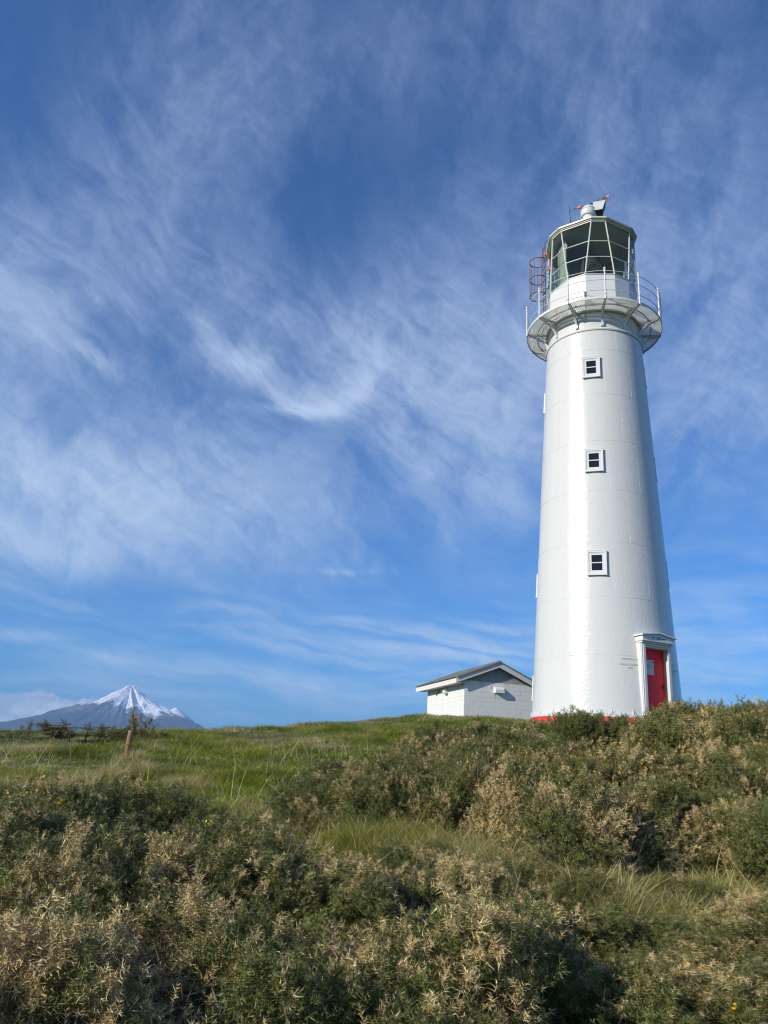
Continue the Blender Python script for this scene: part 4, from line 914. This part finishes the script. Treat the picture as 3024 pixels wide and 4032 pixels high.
def make_bush(name, seed, w, h, nl, nshoot, per, LS, L, nsp, slen, sw, gap=.45):
    """a mound of upright spiny shoots (each a run of short sprigs) over sparser inner growth"""
    rng = np.random.default_rng(seed); T = [sprig_template(rng, L, nsp, slen, sw) for _ in range(6)]
    lb = lobes(rng, nl, w, h); Vs = []; Fs = []; Ds = []; Ts = []; off = 0; tips = None
    for shell in (1.0, .74, .5):
        p, n = bush_points(rng, lb, int(nshoot*(1.0 if shell == 1 else .8 if shell > .6 else .5)), shell)
        gn_ = fbm(p[:, 0]/w*4.6+p[:, 2]/w*2+40, (p[:, 1]-p[:, 2]*.6)/w*4.6+40, seed, 2)          # gaps between the clumps
        keep = gn_ > (gap if shell == 1 else gap*.75); p, n = p[keep], n[keep]
        d = unit(n*.7+np.array([0, 0, .65])+rng.normal(size=n.shape)*.36)
        cl = fbm(p[:, 0]/w*4+10, (p[:, 1]+.7*p[:, 2])/w*4+10, seed+5, 3)
        dry = np.clip((cl-.5)*1.5+.5+.18*rng.normal(size=len(p)), 0, 1); tone = np.clip(.58+.20*rng.normal(size=len(p)), 0, 1)
        ln = LS*(.45+.85*rng.random(len(p))**1.4); m_ = per if shell == 1 else max(per//2, 3)
        t = (np.arange(m_)[None]+rng.random((len(p), m_)))/m_; ix = np.repeat(np.arange(len(p)), m_); t = t.ravel()
        rd = unit(np.cross(d[ix], rng.normal(size=(len(ix), 3))))
        q = p[ix]+d[ix]*(ln[ix]*(t-.55))[:, None]+rd*(LS*.05)
        dd = unit(rd*(1.0-.55*t)[:, None]+d[ix]*(.45+.8*t)[:, None]+rng.normal(size=q.shape)*.2)
        V, F, D, T_ = place(T, q, dd, (.75+.5*rng.random(len(q)))*(1.15-.35*t), rng, np.clip(dry[ix]+.34*(t-.45), 0, 1), tone[ix])
        Vs.append(V); Fs.append(F+off); Ds.append(D); Ts.append(T_); off += len(V)
        if shell == 1.0: tips = p+d*(ln*.45)[:, None]
    fol = np_mesh('foliage', np.concatenate(Vs), F3=np.concatenate(Fs), mt=M_gorse, attrs=dict(dry=np.concatenate(Ds), tone=np.concatenate(Ts)))
    # woody stems from the root up into each lobe
    mb = MB(); rr = random.Random(seed)
    for x, y, z, r, rz in lb:
        for q in range(3):
            e = Vector((x+rr.uniform(-.6, .6)*r, y+rr.uniform(-.6, .6)*r, max(z+rr.uniform(-.2, .7)*rz, .12))); b0 = Vector((x*.3+rr.uniform(-.06, .06), y*.3+rr.uniform(-.06, .06), -.12))
            md = b0.lerp(e, .55)+Vector((rr.uniform(-.08, .08), rr.uniform(-.08, .08), -.05))
            mb.tube([b0, md, e], [.018*w/1.3, .012*w/1.3, .004], 5)
    # a few bare twigs stand out beyond the foliage
    for q in range(16):
        x, y, z, r, rz = lb[rr.randrange(len(lb))]; u = Vector((rr.gauss(0, 1), rr.gauss(0, 1), abs(rr.gauss(0, .8))+.2)).normalized()
        a_ = Vector((x, y, z)); e = a_+Vector((u.x*r, u.y*r, u.z*rz))*rr.uniform(1.15, 1.5); md = a_.lerp(e, .6)+Vector((rr.uniform(-.03, .03), rr.uniform(-.03, .03), .03))
        mb.tube([Vector((x*.4, y*.4, .02)), a_, md, e], [.012*w/1.3, .008*w/1.3, .005*w/1.3, .002*w/1.3], 5)
        for k in range(3):
            p = md.lerp(e, rr.uniform(0, .8)); t_ = p+Vector((rr.gauss(0, .04), rr.gauss(0, .04), rr.gauss(.02, .03)))*w; mb.tube([p, t_], [.003*w/1.3, .001], 4)
    me = bpy.data.meshes.new('branch'); me.from_pydata(mb.v, [], mb.f); me.update(); me.materials.append(M_wood)
    # blossom: little clusters of petals on some tips, gathered in patches
    tip = tips[(fbm(tips[:, 0]/w*5+70, (tips[:, 1]+tips[:, 2])/w*5+70, seed+9, 2) > .60)]
    tip = tip[rng.random(len(tip)) < min(1, (14 if slen < .04 else 34)/max(len(tip), 1))]
    bl = None
    if len(tip):
        sz = .011+slen*.06; nb = 7
        c = np.repeat(tip, nb, 0)+rng.normal(size=(len(tip)*nb, 3))*sz*1.0; q = unit(rng.normal(size=c.shape)+np.array([0, 0, .6])); Bq = basis(q, rng)
        quad = np.array([[-1, -.6, 0], [1, -.6, 0], [.7, 1, .5], [-.7, 1, .5]])*sz*.62
        V = (np.einsum('nij,kj->nki', Bq, quad)+c[:, None]).reshape(-1, 3); bl = np_mesh('blossom', V, F4=np.arange(len(V)).reshape(-1, 4), mt=M_blos, attrs=dict(tone=np.repeat(rng.random(len(c)), 4)))
    return fol, me, bl
def make_sprout(seed, h, n):
    """thin upright shoots standing clear of each other"""
    rng = np.random.default_rng(seed); T = [sprig_template(rng, .10, 22, .030, .0065) for _ in range(4)]
    P_ = []; D_ = []; mb = MB()
    for i in range(n):
        hh = h*(.55+.45*rng.random()) if i else h; a = rng.random()*2*np.pi; ln = .10+.28*rng.random()
        base = np.array([.05*np.cos(a)*n**.5, .05*np.sin(a)*n**.5, 0]); tip = base+np.array([np.cos(a)*ln*hh, np.sin(a)*ln*hh, hh]); mid = (base+tip)/2+rng.normal(size=3)*.03*h/.4
        mb.tube([Vector(base)-Vector((0, 0, .08)), Vector(mid), Vector(tip)], [.007, .005, .002], 5)
        k = int(hh/.011); t = (.25+.75*rng.random(k))[:, None]; p = (1-t)**2*base+2*t*(1-t)*mid+t*t*tip
        d = unit(rng.normal(size=(k, 3))*.9+np.array([0, 0, .8])); P_.append(p+rng.normal(size=p.shape)*.012); D_.append(d)
        P_.append(tip[None]); D_.append(unit(tip-mid)[None])
    P_ = np.concatenate(P_); D_ = np.concatenate(D_)
    V, F, D, T_ = place(T, P_, D_, .6+.5*rng.random(len(P_)), rng, np.clip(.5+.2*rng.normal(size=len(P_)), 0, 1), np.clip(.45+.2*rng.normal(size=len(P_)), 0, 1))
    me = bpy.data.meshes.new('branch'); me.from_pydata(mb.v, [], mb.f); me.update(); me.materials.append(M_wood)
    return np_mesh('foliage', V, F3=F, mt=M_gorse, attrs=dict(dry=D, tone=T_)), me, None

NEAR = [make_bush('near', 100+i, 1.35, .85, 13, 1500, 9, .15, .040, 13, .036, .0047, .50) for i in range(5)]
MIDB = [make_bush('mid', 200+i, 1.7, .90, 16, 1350, 9, .20, .050, 11, .042, .0066, .48) for i in range(5)]
FARB = [make_bush('far', 300+i, 1.9, 1.0, 17, 1350, 9, .24, .060, 10, .052, .0100, .47) for i in range(4)]
SPRT = [make_sprout(400+i, .5, (3, 5, 9, 16)[i]) for i in range(4)]
KIND = dict(n=(NEAR, 1.35, .85), m=(MIDB, 1.7, .90), f=(FARB, 1.9, 1.0), s=(SPRT, .35, .5))
def plant(az, rho, h, w, kind, pi, turn, dry, gold, blos, label):
    protos, pw, ph = KIND[kind]; fol, br, bl = protos[pi % len(protos)]
    x, y = rho*math.sin(rad(az)), rho*math.cos(rad(az)); z = float(ground_z(x, y))-.05
    B = empty('gorse_bush', (x, y, z), label, 'gorse bush', 'gorse bushes on the hillside' if kind != 's' else 'gorse shoots along the skyline')
    B.rotation_euler = (0, 0, turn); B.scale = (w/pw, w/pw*(1 if kind != 's' else 1), h/ph)
    o = link_obj('foliage', fol, B); o.color = (dry, gold, 0, 1)
    link_obj('branch', br, B)
    if blos and bl: link_obj('blossom', bl, B)
for t in BUSHES: plant(*t)

# ------------------------------------------------------------------ grass
def b_grass(t, b):
    d = N(attr('dry').outputs['Fac']); tn = N(attr('tone').outputs['Fac']); h = N(attr('along').outputs['Fac'])
    gr = mixc(tn, (.115, .150, .012), (.40, .46, .045)); st = mixc(tn, (.40, .32, .14), (.78, .67, .38))
    yg = mixc(tn, (.25, .25, .035), (.50, .48, .11))
    c = mixc(sstep(.30, .55, d), gr, yg); c = mixc(sstep(.58, .80, d), c, st); link(c, b.inputs['Base Color']); translucent(t, b, c, .38)
M_grass = mat('grass blades', b_grass, rough=.6)
def blades(pos, hgt, wid, lean, droop, dry, tone, rng, segs=3):
    n = len(pos); a = rng.random(n)*2*np.pi+0.0; ld = np.stack([np.cos(a), np.sin(a), 0*a], -1)
    sdv = np.stack([-np.sin(a), np.cos(a), 0*a], -1); tw = rng.normal(size=n)*.6; sdv = sdv*np.cos(tw)[:, None]+ld*np.sin(tw)[:, None]
    V = []; A = []
    for k in range(segs+1):
        t = k/segs; c = pos+ld*((lean*t+droop*t*t)*hgt)[:, None]+np.array([0, 0, 1.])*(hgt*(t-.38*droop*t*t))[:, None]
        ww = wid*(1-t**1.5)*.5+.0004
        V += [c-sdv*ww[:, None], c+sdv*ww[:, None]]; A += [t, t]
    V = np.stack(V, 1); m_ = V.shape[1]; i = np.arange(n)[:, None]*m_
    F = np.concatenate([i+np.array([[2*k, 2*k+1, 2*k+3, 2*k+2]]) for k in range(segs)])
    return V.reshape(-1, 3), F, np.repeat(dry, m_), np.repeat(tone, m_), np.tile(np.array(A), n)
def grass_object(name, parts, label):
    V = []; F = []; D = []; T_ = []; A = []; off = 0
    for v, f, d, t, a in parts: V.append(v); F.append(f+off); D.append(d); T_.append(t); A.append(a); off += len(v)
    me = np_mesh(name, np.concatenate(V), F4=np.concatenate(F), mt=M_grass, attrs=dict(dry=np.concatenate(D), tone=np.concatenate(T_), along=np.concatenate(A)))
    return tag(link_obj(name, me), kind='stuff', label=label)
def scatter(n, az0, az1, r0, r1, rng):
    az = rad(az0)+rng.random(n)*rad(az1-az0); r = np.sqrt(r0*r0+rng.random(n)*(r1*r1-r0*r0)); return r*np.sin(az), r*np.cos(az), r
def clear_of_bushes(x, y, k):
    ok = np.ones(len(x), bool)
    for az, r, q in HOLLOWS: ok &= np.hypot(x-r*math.sin(rad(az)), y-r*math.cos(rad(az))) > q
    for t in BUSHES:
        if t[4] == 's': continue
        bx, by = t[1]*math.sin(rad(t[0])), t[1]*math.cos(rad(t[0])); ok &= np.hypot(x-bx, y-by) > t[3]*k
    return ok
def meadow():
    rng = np.random.default_rng(5); parts = []
    for (n, a0, a1, r0, r1, h0, wd) in ((210000, -31, 34, 13, 26, .085, .013), (170000, -31, 34, 7.5, 14, .10, .010), (26000, 5, 30, 24, 32, .07, .018), (70000, 33, 62, 4, 26, .11, .012), (60000, -60, -30, 4, 24, .11, .012), (60000, -40, 40, 1.2, 7.5, .13, .007)):
        # blades gathered in tufts
        cx, cy, _ = scatter(n//9, a0, a1, r0, r1, rng); ix = rng.integers(len(cx), size=n)
        sp = .055+.05*rng.random(len(cx)); x = cx[ix]+rng.normal(size=n)*sp[ix]; y = cy[ix]+rng.normal(size=n)*sp[ix]
        big = fbm(x*.45+30, y*.45+30, 31, 3); cl = fbm(x*1.1+9, y*1.1+9, 44, 3); th = rng.random(len(cx))[ix]
        d = np.hypot(x-CX, y-CY)
        ok_b = clear_of_bushes(x, y, .40)
        ok = d > RB+.06; hut = (x > 2.2) & (x < 7.5) & (y > 32)
        ok &= ~hut & ok_b
        h = h0*(.5+1.3*np.clip((big-.3)*2.2, 0, 1)**1.5)*(.6+.7*th)*(.7+.6*rng.random(n))
        dry = np.clip(.30+(cl-.5)*1.7+.22*(th-.5)+.10*rng.normal(size=n)+.10*np.clip((h/h0-1), 0, 1), 0, .92)
        tone = np.clip(.5+.9*(fbm(x*2.3+3, y*2.3+3, 58, 2)-.5)*1.6+.22*rng.normal(size=n), 0, 1)
        x, y, h, dry, tone = x[ok], y[ok], h[ok], dry[ok], tone[ok]
        pos = np.stack([x, y, ground_z(x, y)-.01], -1); k = len(x)
        parts.append(blades(pos, h, np.full(k, wd)*(.7+.6*rng.random(k)), .35+.9*rng.random(k), .2+.7*rng.random(k), dry, tone, rng))
    grass_object('meadow_grass', parts, 'short tufted green grass covering the hill up to the lighthouse')
def rough_grass():
    rng = np.random.default_rng(6); parts = []
    # long straw-coloured tussocks down the gully and round the near bushes: (bearing, distance, spread, count, height, dryness)
    spots = [
        (-7.38, 10.76, 0.4, 4000, 0.22, 0.45),
        (-4.75, 9.88, 0.35, 4000, 0.28, 0.55),
        (-2.2, 9.68, 0.3, 3500, 0.32, 0.6),
        (0.48, 8.06, 0.3, 3500, 0.32, 0.48),
        (3.03, 8.22, 0.3, 4000, 0.34, 0.45),
        (3.73, 7.5, 0.3, 3000, 0.34, 0.5),
        (8.42, 7.52, 0.35, 4500, 0.36, 0.62),
        (11.5, 7.38, 0.35, 5500, 0.34, 0.7),
        (13.59, 7.12, 0.35, 5000, 0.32, 0.66),
        (15.93, 6.7, 0.35, 4500, 0.3, 0.6),
        (18.75, 6.5, 0.35, 4500, 0.28, 0.5),
        (21.54, 6.92, 0.4, 4500, 0.28, 0.5),
        (24.26, 7.42, 0.4, 4500, 0.28, 0.55),
        (23.32, 8.4, 0.4, 4500, 0.22, 0.35),
        (25.03, 9.36, 0.4, 3500, 0.28, 0.55),
        (21.78, 9.22, 0.35, 4500, 0.26, 0.36),
        (20.13, 9.42, 0.3, 2500, 0.26, 0.33),
        (17.29, 6.12, 0.35, 3500, 0.25, 0.45),
        (21.39, 6.0, 0.4, 4000, 0.25, 0.45),
        (24.52, 6.04, 0.4, 3500, 0.25, 0.45),
        (12.97, 6.22, 0.3, 2500, 0.25, 0.5),
        (-19.75, 12.52, 0.35, 1800, 0.24, 0.66),
        (-15.79, 14.0, 0.3, 1500, 0.24, 0.66),
        (-22.66, 13.28, 0.4, 1200, 0.2, 0.5),
        (-12.03, 13.42, 0.35, 1500, 0.2, 0.5),
        (-16.38, 15.88, 0.12, 500, 0.22, 0.72),
        (-17.19, 13.36, 0.25, 900, 0.22, 0.6),
        (25.73, 11.46, 0.4, 2500, 0.3, 0.6),
        (12.48, 13.72, 0.5, 1500, 0.25, 0.5),
        (16.55, 17.4, 0.5, 1500, 0.25, 0.35),
    ]
    for az, r, sp, n, h0, dr in spots:
        x0, y0 = r*math.sin(rad(az)), r*math.cos(rad(az)); nt = max(n//60, 1)
        tx = x0+rng.normal(size=nt)*sp; ty = y0+rng.normal(size=nt)*sp*.8; ix = rng.integers(nt, size=n); td = rng.normal(size=nt)[ix]*.14
        x = tx[ix]+rng.normal(size=n)*.05; y = ty[ix]+rng.normal(size=n)*.05; h = h0*(.45+.75*rng.random(n))*(.7+.6*rng.random(nt))[ix]
        dry = np.clip(dr+.10+td+.13*rng.normal(size=n), 0, 1); tone = np.clip(.55+.25*rng.normal(size=n), 0, 1)
        pos = np.stack([x, y, ground_z(x, y)-.02], -1); parts.append(blades(pos, h, .007+.005*rng.random(n), .10+.55*rng.random(n), .2+.9*rng.random(n), dry, tone, rng, 4))
    grass_object('tussock_grass', parts, 'long straw coloured tussock grass between the gorse bushes')
    # single tall dead stalks
    parts = []; n = 900; x, y, r = scatter(n, -27, 27, 6, 17, rng); keep = (fbm(x*.7, y*.7, 71, 2) > .50) & clear_of_bushes(x, y, .3)
    pos = np.stack([x, y, ground_z(x, y)], -1)[keep]; k = len(pos)
    parts.append(blades(pos, .35+.4*rng.random(k), np.full(k, .0065), .1+.7*rng.random(k), .1+.3*rng.random(k), np.full(k, .95), np.clip(.65+.2*rng.normal(size=k), 0, 1), rng, 4))
    grass_object('dead_stalk', parts, 'thin pale dead grass stalks standing above the grass')
meadow(); rough_grass()
